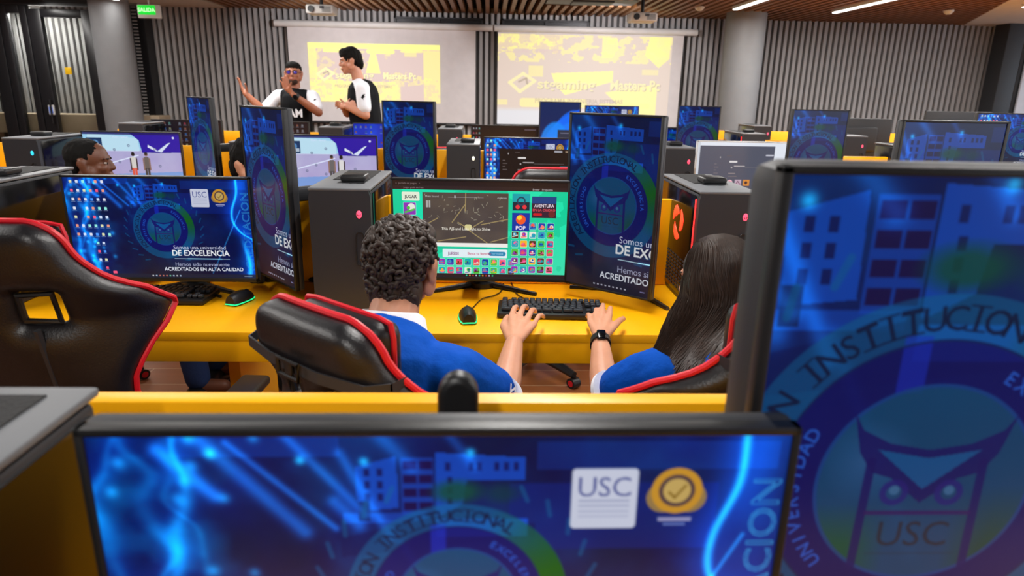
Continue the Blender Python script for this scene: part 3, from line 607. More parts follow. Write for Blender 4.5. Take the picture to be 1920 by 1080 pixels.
# projection screens with the projected pictures
for i, (x0, x1, px0, px1, pz0, pz1, hx0, hx1, l) in enumerate(((-2.86, -.19, -2.575, -.712, 1.29, 2.09, -3.01, .04, 'left pull-down projection screen showing a yellow picture behind the two men'), (.10, 2.79, .115, 2.62, 1.02, 2.265, .06, 2.96, 'right pull-down projection screen filled with a pale yellow picture'))):
    t = thing('projection_screen', l, 'projection screen', ((x0+x1)/2, WY-.12, 1.6), 0, 'projection screens'); w_ = x1-x0; cx = (x0+x1)/2
    MB().cyl((hx0-cx, 0, .735), (hx1-cx, 0, .735), .045).build('screen_housing', white, t)
    MB().box((0, .02, .06), (w_, .012, 1.32)).build('screen_fabric', mat('screen cloth', 'D6D2D2', .8), t)
    MB().box((-w_/2+.006, .012, .06), (.012, .006, 1.32)).build('border', blk, t); MB().box((w_/2-.006, .012, .06), (.012, .006, 1.32)).build('border', blk, t)
    MB().cyl((-w_/2, .02, -.60), (w_/2, .02, -.60), .018).build('bottom_bar', blk, t)
    c = pic_screen(200, i == 1); pm = c.mesh('picture', px1-px0, pz1-pz0); o = meshobj('picture', pm, pic_matt, t); o.location = ((px0+px1)/2-cx, .008, (pz0+pz1)/2-1.6)
    pm.polygons.foreach_set('use_smooth', [False]*len(pm.polygons))
# exit sign
t = thing('exit_sign', 'green lit exit sign hanging from the ceiling beside the left column', 'exit sign', (-4.11, 8.8, 2.32))
MB().box((0, 0, 0), (.27, .05, .155), .01).build('case', white, t); MB().box((-.02, -.027, .015), (.205, .004, .105), .004).build('lit_panel', mat('green sign', '10C030', .4, emit='10C030', es=1.1), t)
text_obj('lettering', 'SALIDA', .062, mat('sign letters', 'C8FFC8', .4, emit='B0FFB0', es=1.2), TR(-.02, -.031, -.005), t, .02); MB().cyl((0, 0, .07), (0, 0, .21), .008).build('rod', white, t)

# ---------------------------------------------------------------- desks
def desk(dl, label, x0, x1, F, B, top=1.09, gaps=()):
    t = thing('workstation_desk', label, 'desk', ((x0+x1)/2, F, 0), 0, 'long yellow computer desks'); w_ = x1-x0
    MB().box((0, (B-F)/2, .735), (w_, B-F, .03), .003).build('tabletop', yel, t)
    MB().box((0, .02, .692), (w_, .036, .085), .004).build('front_apron', yel, t)
    n = max(2, int(round(w_/2.3))+1)
    for k in range(n): MB().box((-w_/2+.03+(w_-.06)*k/(n-1), (B-F)/2+.05, .36), (.04, (B-F)*.6, .72), .004).build('leg', yel, t)
    d = thing('desk_divider', 'yellow divider panel standing along the back of the '+dl, 'divider', ((x0+x1)/2, B-.03, .752), 0, 'yellow desk dividers')
    MB().box((0, 0, (top-.752)/2), (w_, .030, top-.752), .003).build('panel', yel, d)
    for k in range(n): MB().box((-w_/2+.1+(w_-.2)*k/(n-1), -.012, .012), (.05, .03, .024), .004).build('bracket', blk, d)
    return t
desk('desk closest to the camera', 'yellow computer desk under the front monitors, its divider seen behind them', -1.4, 1.9, .10, .80, 1.102)
desk('desk of the two students', 'yellow computer desk where the two blue shirted students sit', -2.9, 3.2, 1.95, 2.56)
desk('third row desk', 'third row yellow desk behind the students, towards the projection screens', -3.6, 4.2, 3.82, 4.74, 1.08)
desk('fourth row desk', 'fourth row yellow desk nearest to the two standing men', -3.4, 4.6, 5.52, 6.42, 1.08)
desk('last row desk at the slatted wall', 'last row yellow desk before the grey slatted wall on the right', .8, 6.6, 7.3, 8.1, 1.08)

# ---------------------------------------------------------------- monitors
PICS = {}
def picture(key):
    if key not in PICS:
        k, H = key; f = {'desk': lambda: pic_desktop(H), 'plain': lambda: pic_desktop(H, False), 'port': lambda: pic_portrait(H), 'portclean': lambda: pic_portrait(H, False, 1.10, .045), 'games': lambda: pic_games(H), 'lobby': lambda: pic_lobby(H), 'lobby2': lambda: pic_lobby(H, True),
                        'chat': lambda: pic_chat(H), 'chatgrey': lambda: pic_chat(H, False, True), 'dark': lambda: pic_dark(H), 'petal': lambda: pic_petal(H), 'icons': lambda: pic_icons(H), 'tiles': lambda: pic_icons(H, 16/9, False)}[k]
        c = f(); up = c.A < 1; PICS[key] = c.mesh('display', .336 if up else .597, .597 if up else .336)
        PICS[key].materials.append(pic)
    return PICS[key]
def monitor(x, y, ztop, rz, key, label, group, tilt=0, bezel=blk, flat_top=None, side=1, base=.75, tip=.0, legs=True, thick=.022):
    up = key[0] in ('port', 'portclean', 'petal'); W, H = (.358, .612) if up else (.612, .358)
    t = thing('portrait_monitor' if up else 'computer_monitor', label, 'monitor', (x, y, base), rz, group)
    zc = ztop-base-H/2; M = TR(0, 0, zc, rx=tilt)
    off = 0 if up else .004
    fr = MB()                                             # thin frame round the display, thicker chin
    sw, sh = (.336, .597) if up else (.597, .336); bx, bz = (W-sw)/2, (H-sh)
    zt = bz*.35 if not up else bz/2; zb = bz-zt; cz_ = (zb-zt)/2
    fr.box((0, .006, H/2-zt/2), (W, .016, zt), .0015, M).box((0, .006, -H/2+zb/2), (W, .016, zb), .0015, M)
    fr.box((-W/2+bx/2, .006, 0), (bx, .016, H), .0015, M).box((W/2-bx/2, .006, 0), (bx, .016, H), .0015, M)
    fr.build('bezel', bezel, t)
    MB().box((0, .011+thick/2, 0), (W, thick, H), min(.02, thick*.3), M).build('housing', blk2 if bezel is blk else bezel, t)
    MB().box((0, .028+thick, -.01 if not up else 0), (W*.62, .045, H*.62), .02, M, 3).build('rear_cover', blk2, t)
    o = bpy.data.objects.new('display', picture(key)); C.objects.link(o); o.parent = t; o.matrix_local = M @ Matrix.Translation((0, .001, cz_))
    zc2 = max(zc, .16)
    MB().box((0, .205, zc2/2), (.06, .03, zc2), .008).box((0, .135, zc), (.05, .14, .05), .01).build('stand_neck', blk2, t)
    if legs:
        lg = MB().cyl((0, .205, 0), (0, .205, .02), .05)
        for s_ in (-1, 1): lg.tube([(s_*.02, .20, .012), (s_*.10, .155, .008), (s_*.205, .09+tip, .006)], [.014, .011, .008], 8)
        lg.build('stand_foot', blk, t)
    return t
G1, G2, G3 = 'landscape monitors', 'portrait monitors', 'far portrait monitors'
def fix_z(): pass
monitor(-.034, .506, 1.201, .008, ('plain', 300), 'large front monitor showing the university wallpaper with a gold medal', G1)
monitor(.426, .560, 1.418, .0, ('portclean', 600), 'huge out of focus portrait monitor at the right edge with the owl seal', G2, legs=False, thick=.07)
monitor(-.028, 2.275, 1.186, -.03, ('games', 400), 'monitor with a mint green games page before the curly haired boy', G1)
monitor(-1.095, 2.235, 1.186, .0, ('desk', 300), 'monitor with blue desktop full of icons behind the empty front chair', G1)
monitor(.415, 2.26, 1.41, -.70, ('port', 480), 'tall portrait monitor between the boy and the girl showing the owl seal', G2)
monitor(-.775, 2.36, 1.41, -.86, ('port', 480), 'tilted portrait monitor left of the boy, turned towards the middle', G2)
monitor(-2.28, 4.42, 1.186, .02, ('lobby', 180), 'monitor with a pale game lobby beside the man in profile', G1)
monitor(-1.03, 4.42, 1.186, .02, ('lobby2', 180), 'monitor with a pale game lobby behind the central black tower', G1)
monitor(.27, 4.50, 1.186, .0, ('chat', 200), 'monitor with a dark chat window beside a strip of icons', G1)
monitor(1.69, 4.48, 1.186, .0, ('chatgrey', 180), 'monitor with a washed out grey window behind the right tower', G1, bezel=mat('light grey bezel', 'D4D8DC', .4))
monitor(.145, 6.12, 1.186, .0, ('dark', 150), 'small dark monitor with a blue dome, in the row before the screens', G1)
monitor(-1.765, 4.25, 1.408, -.82, ('port', 240), 'narrow portrait monitor right of the man in profile', G3)
monitor(-.500, 4.25, 1.408, -.35, ('port', 240), 'portrait monitor with owl seal below the standing man in the white sleeves', G3)
monitor(2.03, 4.15, 1.405, .0, ('port', 240), 'portrait monitor with greyish reflections in front of the slatted wall', G3)
monitor(1.49, 2.14, 1.412, .02, ('port', 320), 'portrait monitor at the far right edge showing the green lawn', G3)
monitor(.605, 5.90, 1.40, -.2, ('petal', 160), 'portrait monitor with a plain blue petal shape', G3)
monitor(1.815, 5.90, 1.388, -.2, ('port', 160), 'dark blue portrait monitor left of the grey round column', G3)
monitor(1.385, 7.75, 1.345, .0, ('plain', 130), 'monitor half hidden behind the tall portrait monitor, lit blue', G1)
monitor(-.90, 6.12, 1.186, .1, ('icons', 120), 'small blue monitor in front of the man with crossed arms', G1)
monitor(-1.90, 6.12, 1.186, .0, ('tiles', 120), 'small dark monitor below the man with raised hands', G1)
monitor(-2.66, 6.12, 1.186, .0, ('tiles', 120), 'dark monitor with rows of icons before the slatted wall', G1)
monitor(3.47, 4.35, 1.402, -.05, ('desk', 150), 'blue desktop monitor at the upper right edge', G1)
monitor(1.66, 6.22, 1.186, .0, ('desk', 120), 'small blue monitor beside the dark portrait monitor near the column', G1)
monitor(3.42, 6.3, 1.30, 2.9, ('dark', 80), 'dark monitor seen from the back right of the grey portrait monitor', G1)
monitor(4.3, 6.2, 1.378, PI, ('dark', 80), 'dark monitor back before the slatted wall on the far right', G1)

# ---------------------------------------------------------------- computer towers
def tower(x, y, label, logo=pink_led, rz=0, led=True, swirl=False, base=.75):
    t = thing('computer_tower', label, 'computer tower', (x, y, base), rz, 'black computer towers'); w_, d, h = .197, .50, .418
    MB().box((0, d/2, h/2-.004), (w_, d-.03, h-.012), .008).build('case', casem, t)
    fp = MB().prism([(-w_/2, .012), (-w_/2+.012, 0), (w_/2-.012, 0), (w_/2, .012), (w_/2, h-.03), (w_/2-.006, h-.008), (-w_/2+.006, h-.008), (-w_/2, h-.03)], .03, TR(0, -.004, 0))
    fp.build('front_panel', casem, t)
    tp = MB().box((0, d/2-.005, h-.004), (w_+.002, d, .010), .004).build('top_panel', topm, t)
    MB().box((0, d/2+.08, h+.0015), (w_*.62, d*.56, .003)).build('top_vent', meshm, tp)
    for s_ in (-1, 1):
        MB().box((s_*(w_/2+.001), d/2, h/2), (.004, d-.06, h-.04), .001).build('side_panel', gloss, t)
    lg = MB().ell((0, 0, 0), (.009, .002, .013), None, 12, 8).build('logo', logo, t, loc=(w_*.31, -.006, h*.80))
    MB().add([(-.006, -.0025, .002), (-.001, -.0025, -.003), (-.002, -.0025, -.005), (-.006, -.0025, -.001), (.006, -.0025, .002), (.001, -.0025, -.003), (.002, -.0025, -.005), (.006, -.0025, -.001)], [(0, 1, 2, 3), (4, 5, 6, 7)]).build('logo_eye', blk, lg)
    MB().tube(bez([(w_*.31, -.008, h*.66), (w_*.31+.008, -.008, h*.655), (w_*.31+.012, -.008, h*.62), (w_*.31+.012, -.008, h*.42), (w_*.31, -.008, h*.40), (w_*.31-.012, -.008, h*.42), (w_*.31-.012, -.008, h*.62), (w_*.31-.008, -.008, h*.655), (w_*.31, -.008, h*.66)], 4), .0022, 6).build('port_slot', blk, t)
    if led: MB().box((-w_/2-.001, .03, h*.5), (.006, .006, h*.86), .002).build('light_strip', red_led, t)
    if swirl:
        m = MB()
        for k in range(3):
            a0 = k*2.1; pts = [(0, .062*math.cos(a0+q*.38)*(1-.08*q), .058*math.sin(a0+q*.38)*(1-.08*q)) for q in range(6)]
            m.tube(pts, [.005, .014, .021, .020, .012, .004], 8)
        o = m.build('fan_glow', mat('fan light', 'FF5030', .4, emit='FF3A22', es=1.3), t, loc=(-w_/2-.004, .215, h*.66)); o.scale = (.15, 1, 1)
        m = MB()
        for i in range(7):
            for j in range(9): m.box((-w_/2-.004, .10+i*.035, .04+j*.014), (.002, .022, .006))
        m.build('side_vent', blk2, t)
    return t
tower(-.478, 2.15, 'black computer tower standing between the boy and the turned portrait monitor', led=False)
tower(.800, 2.19, 'computer tower with red light strip behind the long haired girl', swirl=True)
tower(-1.675, 2.12, 'dark computer tower at the left edge behind the empty chair', led=False)
tower(-.505, .16, 'out of focus computer tower at the lower left corner', led=False)
tower(-2.68, 3.98, 'black tower with small cyan logo at the left edge', cyan_led, led=False)
tower(-.155, 4.08, 'grey computer tower with pale logo between two yellow divider pieces', grey_led, led=False)
tower(-1.405, 3.98, 'black tower behind the turned portrait monitor and a seated head', led=False)
tower(1.155, 4.08, 'computer tower right of the tall portrait monitor, red strip at its side')
tower(-.33, 5.74, 'small grey tower with a device on top, below the left screen', led=False)
tower(-1.30, 5.66, 'low dark tower between the two standing men', led=False)
tower(-2.95, 5.74, 'small dark tower beside the narrow portrait monitor', led=False)
tower(2.28, 5.80, 'dark tower with a red strip at the foot of the round column')
tower(2.92, 4.90-.5, 'dark tower with red strip right of the greyish portrait monitor')
tower(3.12, 5.70, 'small dark tower with yellow strip near the slatted wall')
tower(3.0, 7.42, 'tiny dark tower on the last yellow desk', led=False)
# little square boxes lying on the towers
def puck(x, y, label, s_=1, z=1.171):
    t = thing('small_black_box', label, 'small device', (x, y, z), 0, 'little black boxes on the towers')
    MB().box((0, 0, .014), (.085*s_, .085*s_, .022), .008, None, 3).build('case', blk, t); MB().box((0, 0, .0015), (.078*s_, .078*s_, .003)).build('rubber_foot', blk2, t)
    return t
for x, y, l in ((-.455, 2.30, 'small black box on top of the tower beside the boy'), (.80, 2.38, 'small black box on the tower with the red strip'), (-1.64, 2.32, 'small black box on the tower at the left edge'), (-2.66, 4.15, 'small black box on the tower with the cyan logo'),
                (-.13, 4.18, 'small black box on the grey tower with pale logo'), (1.16, 4.22, 'small black box on the tower right of the tall portrait monitor'), (-.33, 5.9, 'small black box on the tower below the left screen'), (-1.30, 5.85, 'small black box on the tower between the standing men'),
                (2.28, 5.95, 'small black box on the tower by the round column'), (2.92, 4.65, 'small black box on the tower right of the grey portrait monitor')):
    puck(x, y, l)
# white cup with teal print
t = thing('paper_cup', 'small white cup with teal print on a tower at the right', 'cup', (3.02, 4.58, 1.171)); MB().lathe([(.028, 0), (.036, .085), (.033, .085), (.026, .004)]).build('cup_body', white, t); MB().lathe([(.0305, .02), (.0355, .065), (.036, .065), (.031, .02)]).build('printed_band', mat('teal print', '40C0C8', .5), t)

# ---------------------------------------------------------------- keyboards, mice, cables
keym = mat('dark keycap', '22262E', .5)
def keyboard(x, y, rz, label):
    t = thing('keyboard', label, 'keyboard', (x, y, .751), rz, 'black keyboards')
    MB().box((0, 0, .011), (.36, .145, .018), .004).build('keyboard_base', blk, t)
    m = MB(); rows = [(.060, 13), (.036, 14), (.016, 14), (-.004, 13), (-.024, 12), (-.046, 8)]
    for r, (yy, n) in enumerate(rows):
        ww = .275/n
        for k in range(n):
            cx = -.168+ww*(k+.5)+(.010 if r == 0 and k > 0 else 0)
            m.box((cx, yy, .027), (ww-.003, .0165, .011), .0022, None, 1)
    for r in range(6):
        if r == 3: continue
        for k in range(3):
            if r == 4 and k != 1: continue
            m.box((.125+k*.019, rows[r][0], .027), (.016, .0165, .011), .0022, None, 1)
    m.build('keycaps', keym, t); return t
keyboard(.215, 2.155, -.06, 'black keyboard under the two hands on the yellow desk')
keyboard(-1.15, 2.28, -.02, 'black keyboard in front of the blue desktop monitor with icons')
def mouse(x, y, rz, label):
    t = thing('computer_mouse', label, 'computer mouse', (x, y, .751), rz, 'black mice with green glow')
    vs = MB(); pr_ = []
    for j in range(11):
        s_ = j/10; yy = -.058+.116*s_; ww = .031*math.sqrt(max(0, 1-((s_-.45)/.56)**2))*(1-.10*math.sin(s_*PI*1.5)) + .001; hh = .038*math.sqrt(max(.0, 1-((s_-.38)/.64)**2))+.002
        pr_.append((yy, ww, hh))
    n = 14; v = [(w_*math.cos(PI*k/(n-1)), yy, .003+h_*math.sin(PI*k/(n-1))) for yy, w_, h_ in pr_ for k in range(n)]
    f = [(j*n+k, j*n+k+1, (j+1)*n+k+1, (j+1)*n+k) for j in range(10) for k in range(n-1)]+[tuple(range(n)), tuple(range(10*n, 11*n))]+[(j*n, (j+1)*n, (j+1)*n+n-1, j*n+n-1) for j in range(10)]
    vs.add(v, f).build('mouse_shell', blk, t)
    ring_ = [(w_*1.0, yy, .006) for yy, w_, h_ in pr_]+[(-w_*1.0, yy, .006) for yy, w_, h_ in pr_[::-1]]
    MB().tube(ring_+[ring_[0]], .0022, 6).build('light_rim', green_led, t)
    MB().cyl((0, .030, .034), (.0, .044, .026), .005).build('scroll_wheel', blk2, t)
    text_obj('logo', 'G', .02, mat('mouse logo light', '60E8FF', .4, emit='60D8FF', es=1), TR(0, -.022, .040, rx=-PI/2+.05), t, .02); return t
mouse(-.065, 2.085, .10, 'black mouse with green rim left of the hands on the keyboard')
mouse(-.862, 2.255, -.3, 'black mouse with green rim on the desk right of the icon-filled monitor')
def cable(name, label, pts, r=.0022, m=blk):
    return tag(MB().tube(bez(pts, 8), r, 6).build(name, m), label, 'cable')
cable('mouse_cable', 'thin black mouse cable looping over the yellow desk', [(-.058, 2.146, .762), (-.05, 2.20, .754), (-.02, 2.30, .754), (.02, 2.34, .754), (.05, 2.40, .754), (.06, 2.50, .756)])
cable('keyboard_cable', 'thin black keyboard cable running back under the games monitor', [(.17, 2.235, .757), (.15, 2.28, .754), (.11, 2.36, .754), (.10, 2.44, .754), (.09, 2.53, .756)])
cable('mouse_cable', 'black mouse cable behind the mouse on the left desk', [(-.88, 2.315, .762), (-.93, 2.35, .754), (-.99, 2.40, .754), (-1.04, 2.44, .754), (-1.08, 2.53, .756)])
cable('power_cable', 'short black cable on the desk beside the icon monitor', [(-.95, 2.30, .755), (-1.0, 2.33, .755), (-1.04, 2.36, .755)], .006)
t = thing('power_adapter', 'small grey box with label at the foot of the turned portrait monitor', 'adapter', (-.885, 2.50, .751)); MB().box((0, 0, .035), (.05, .03, .07), .004).build('body', greyp, t); MB().box((0, -.016, .036), (.034, .002, .04)).build('label_plate', white, t)
# rounded stand column standing behind the front monitor
t = thing('monitor_stand', 'rounded black stand column rising behind the front monitor', 'monitor stand', (-.0315, .66, .752))
o = MB().prism([(-.0225, 0), (.0225, 0)]+[(.0225*math.cos(PI*k/16), .400+.026*math.sin(PI*k/16)) for k in range(17)], .028).build('column_body', blk, t); bv = o.modifiers.new('b', 'BEVEL'); bv.width = .008; bv.segments = 3
MB().box((0, .02, .008), (.20, .14, .014), .005).build('foot_plate', blk, t)
# ---------------------------------------------------------------- gaming chairs
def interp(tab, v): return float(np.interp(v, [a for a, _ in tab], [b for _, b in tab]))
WT = [(0, .20), (.15, .225), (.35, .22), (.48, .212), (.58, .240), (.66, .272), (.72, .280), (.78, .255), (.83, .205), (.89, .172), (.94, .158), (.975, .142), (1, .105)]
def make_chair(label, group='black and red gaming chairs'):
    t = thing('gaming_chair', label, 'chair', (0, 0, 0), 0, group)
    Z0, HB = .47, .76
    vs_ = sorted(set([round(.0+i*.70/14, 4) for i in range(15)]+[.70, .72, .74, .76, .78, .80]+[round(.80+i*.2/10, 4) for i in range(11)]))
    def xs(v):
        w_ = interp(WT, v); h1, h0 = min(.125, w_*.62), min(.045, w_*.25); a = [w_, w_*.985, w_*.94, w_*.5+h1*.5 if w_*.5+h1*.5 < w_*.93 else w_*.9]
        p = [w_, w_-.012, w_-.03, (w_-.03+h1)/2, h1, h1*.7+h0*.3, h1*.3+h0*.7, h0, h0*.35]
        return [-q for q in p]+p[::-1]
    hole = lambda i, v0, v1: v0 >= .699 and v1 <= .801 and i in (4, 5, 6, 10, 11, 12)
    def base(x, v):
        z = Z0+HB*v; y = -.20-.16*v - .02*math.sin(v*PI)
        wing = max(0, 1-abs(v-.70)/.22)
        y += (.075*wing+.03)*(abs(x)/.25)**2.6*1.1
        return x, y, z
    def thick(x, v):
        w_ = interp(WT, v); s_ = min(w_-abs(x), HB*(1-v)*1.0, HB*v+.02)
        h1, h0 = .125, .045
        if v > .55:
            dx = max(h0-abs(x), abs(x)-h1, 0); dz = max(.70-v, v-.80, 0)*HB; s_ = min(s_, math.hypot(dx, dz))
        q = min(1, s_/.055); return .012+.026*math.sqrt(max(0, 1-(1-q)**2))
    n = 18; F, B_ = [], []
    for v in vs_:
        for x in xs(v):
            bx, by, bz_ = base(x, v); th = thick(x, v); F.append((bx, by+th*1.0, bz_)); B_.append((bx, by-th*1.1, bz_))
    N = len(F); faces = []; R = len(vs_)
    solid = [[not hole(i, vs_[j], vs_[j+1]) for i in range(n-1)] for j in range(R-1)]
    for j in range(R-1):
        for i in range(n-1):
            if not solid[j][i]: continue
            a, b, c, d = j*n+i, j*n+i+1, (j+1)*n+i+1, (j+1)*n+i
            faces.append((d, c, b, a)); faces.append((a+N, b+N, c+N, d+N))
            for (p, q, jj, ii) in ((a, b, j-1, i), (b, c, j, i+1), (c, d, j+1, i), (d, a, j, i-1)):
                if not (0 <= jj < R-1 and 0 <= ii < n-1 and solid[jj][ii]): faces.append((p, q, q+N, p+N))
    o = MB().add(F+B_, faces).build('backrest', leather, t, 75); md = o.modifiers.new('s', 'SUBSURF'); md.levels = 1; md.render_levels = 2
    pts = [base(xs(v)[0]-.003, v) for v in vs_]+[base(x, 1.0)[:2]+(base(x, 1.0)[2]+.003,) for x in xs(1.0)[1:-1]]+[base(xs(v)[-1]+.003, v) for v in vs_[::-1]]
    pts = [(a, b+.012, c) for a, b, c in pts]
    MB().tube(pts, .0068, 8).build('backrest_piping', redp, t)
    for s_ in (-1, 1):                                   # plastic rings in the two openings
        m = MB(); q = [base(s_*x, v) for x, v in ((.050, .71), (.118, .705), (.118, .795), (.050, .79))]; q = [(a, b-.012, c) for a, b, c in q]; m.tube(q+[q[0]], .007, 6); m.build('opening_ring', blk, t)
    for s_ in (-1, 1): m = MB(); m.tube([(a, b-.036, c) for a, b, c in (base(s_*.085, .69), base(s_*.09, .5), base(s_*.09, .3), base(s_*.09, .1))], .008, 6); m.build('back_strap', blk2, t)
    # headrest cushion in front with its strap round the back
    M = TR(*base(0, .90))
    c = MB(); c.box((0, .068, -.012), (.25, .075, .145), .034, M, 4); p = c.build('headrest_pillow', leather, t, 70)
    q = [(s*.128, .075, z) for s, z in ((-1, .06), (1, .06), (1, -.08), (-1, -.08))]; pp = bez([M @ Vector((a, b, cc)) for a, b, cc in q+[q[0]]], 3)
    MB().tube([M @ Vector((x, .070, z)) for x, z in ((-.120, .058), (-.09, .063), (.09, .063), (.120, .058), (.127, .03), (.127, -.055), (.12, -.082), (.09, -.087), (-.09, -.087), (-.12, -.082), (-.127, -.055), (-.127, .03), (-.120, .058))], .005, 6).build('piping', redp, p)
    w_ = interp(WT, .865)+.004; x0, y0, z0 = base(0, .865)
    st = MB()
    loop = [(-w_, .035), (-w_-.004, -.0), (-w_+.02, -.034), (-.07, -.052), (.07, -.052), (w_-.02, -.034), (w_+.004, 0), (w_, .035)]
    for i in range(len(loop)-1):
        (a, b), (c_, d) = loop[i], loop[i+1]; st.add([(a, y0+b, z0-.011), (c_, y0+d, z0-.011), (c_, y0+d, z0+.011), (a, y0+b, z0+.011), (a, y0+b+.004, z0-.011), (c_, y0+d+.004, z0-.011), (c_, y0+d+.004, z0+.011), (a, y0+b+.004, z0+.011)], [(0, 1, 2, 3), (7, 6, 5, 4), (0, 3, 7, 4), (1, 5, 6, 2), (3, 2, 6, 7), (0, 4, 5, 1)])
    sp = st.build('strap', blk2, t)
    MB().tube([(-.03, y0-.06, z0-.016), (-.03, y0-.06, z0+.016), (.03, y0-.06, z0+.016), (.03, y0-.06, z0-.016), (-.03, y0-.06, z0-.016)], .0045, 6).box((0, y0-.058, z0), (.02, .006, .03), .002).build('buckle', blk, sp)
    # seat with raised red-piped sides
    s_ = MB().box((0, .04, .455), (.42, .50, .085), .035, None, 4)
    for k in (-1, 1): s_.box((k*.225, .04, .475), (.09, .46, .10), .035, TR(), 4)
    s_.build('seat', leather, t, 70)
    for k in (-1, 1): MB().tube([(k*.262, -.17, .505), (k*.250, -.05, .526), (k*.250, .15, .526), (k*.24, .26, .50)], .006, 6).build('seat_piping', redp, t)
    for k in (-1, 1):
        a = MB().box((k*.33, .0, .665), (.085, .27, .03), .012, None, 3).build('armrest', blk, t)
        MB().box((k*.325, -.0, .54), (.035, .07, .23), .008).box((k*.26, 0, .428), (.14, .07, .025), .006).build('armrest_post', blk2, a)
        MB().cyl((k*.265, -.21, .46), (k*.285, -.21, .46), .045).build('recline_hinge', blk, t)
    MB().cyl((0, 0, .12), (0, 0, .42), .03).cyl((0, 0, .12), (0, 0, .28), .042).box((0, 0, .405), (.22, .26, .03), .006).build('gas_lift', blk, t)
    bs = MB(); 
    for k in range(5):
        a = 2*PI*k/5+.3; ca, sa = math.cos(a), math.sin(a); bs.tube([(0, 0, .115), (ca*.16, sa*.16, .10), (ca*.31, sa*.31, .075)], [.036, .030, .020], 8)
        MB().cyl((ca*.31-sa*.024, sa*.31+ca*.024, .03), (ca*.31+sa*.024, sa*.31-ca*.024, .03), .03, n=16).cyl((ca*.31, sa*.31, .03), (ca*.31, sa*.31, .07), .012, n=8).build('caster', blk, t)
        MB().cyl((ca*.31-sa*.026, sa*.31+ca*.026, .03), (ca*.31+sa*.026, sa*.31-ca*.026, .03), .018, n=12).build('caster_hub', redp, t)
    bs.cyl((0, 0, .09), (0, 0, .14), .05).build('base', blk, t)
    return t
ch0 = make_chair('empty black gaming chair with red piping at the left, seen from behind')
ch0.location = (-1.015, 1.72, 0); ch0.rotation_euler.z = -.06; ch0.scale = (1, 1, .975)
def chair(x, y, rz, label, z=0, sz=.88):
    c = copy_tree(ch0); c.scale = (1, 1, sz); c.location = (x, y, z); c.rotation_euler = (0, 0, rz); c['label'] = label; return c
chair(-.070, 1.365, -.72, 'black gaming chair with red piping behind the curly haired boy', 0, .90)
chair(.415, 1.42, .50, 'black gaming chair with red piping behind the long haired girl', 0, .92)
chair(.26, 3.42, .05, 'gaming chair whose red edged top shows over the games monitor', 0, .925)
chair(1.50, 3.40, .1, 'gaming chair with red edge glimpsed behind the tower with the red strip', 0, .93)
chair(-.42, 5.16, .3, 'distant gaming chair left of the grey tower with the pale logo')
chair(-1.95, 3.0, -.5, 'gaming chair of the man seen in profile')
chair(-1.13, 3.22, .0, 'gaming chair hidden behind the turned portrait monitor', 0, .82)

# the empty chair shows no strap across its back
for c_ in [c_ for c_ in ch0.children_recursive if c_.name.split('.')[0] in ('strap', 'buckle')]: bpy.data.objects.remove(c_)

# ---------------------------------------------------------------- people
def skinmat(name, col): 
    m = mat(name, col, .48, bump=.05, bscale=500, var=.05, vscale=20); b = m.node_tree.nodes['Principled BSDF']; b.inputs['Subsurface Weight'].default_value = .12; b.inputs['Subsurface Radius'].default_value = (.012, .004, .002); b.inputs['Subsurface Scale'].default_value = .6; return m
def add_head(b, M, ear=True, nw=1):
    """skull, face, nose, ears; +Y looks forward, origin in the middle of the skull"""
    b.ell((0, -.012, .028), (.075, .093, .080), M); b.ell((0, .022, -.030), (.060, .068, .078), M); b.ell((0, .060, -.082), (.030, .030, .026), M)
    b.ell((0, .036, -.060), (.052, .045, .040), M)
    b.cap((0, .082, .018), (0, .100, -.020), .0085, .0125, M=M); b.ell((.011, .092, -.024), (.008, .010, .007), M); b.ell((-.011, .092, -.024), (.008, .010, .007), M)
    b.cap((-.034, .072, .024), (.034, .072, .024), .012, .012, M=M)
    for s_ in (-1, 1):
        b.ell((s_*.036, .062, -.020), (.024, .024, .022), M); b.ell((s_*.064, .01, -.045), (.014, .03, .03), M)
        if ear:
            b.ell((s_*.078, -.008, -.008), (.009, .019, .031), M @ TR(s_*.0, 0, 0, rz=-s_*.0)); b.ell((s_*.084, -.014, .004), (.006, .017, .022), M); b.ell((s_*.078, .0, -.032), (.007, .010, .011), M)
    b.ell((0, .088, -.052), (.022, .012, .006), M); b.ell((0, .086, -.062), (.019, .012, .007), M)
def face_parts(t, M, hairm, lip='A0605A', scale=1, beard=False):
    e = MB(); p = MB(); br = MB()
    for s_ in (-1, 1):
        e.ell((s_*.031, .077, .004), (.0110, .0085, .0048), M); p.ell((s_*.031, .0845, .004), (.0055, .003, .0050), M)
        br.cap((s_*.016, .087, .024), (s_*.046, .074, .025), .0035, .0028, M=M)
    ev = e.build('eyes', MATS.get('eye white') or mat('eye white', 'BDB4AA', .4), t, 80); p.build('iris', MATS.get('dark iris') or mat('dark iris', '1C120C', .2), ev, 80); br.build('eyebrows', hairm, t, 80)
    MB().cap((-.021, .096, -.057), (.021, .096, -.057), .0035, .0035, M=M).build('mouth', mat('lips '+lip, lip, .5), t, 80)
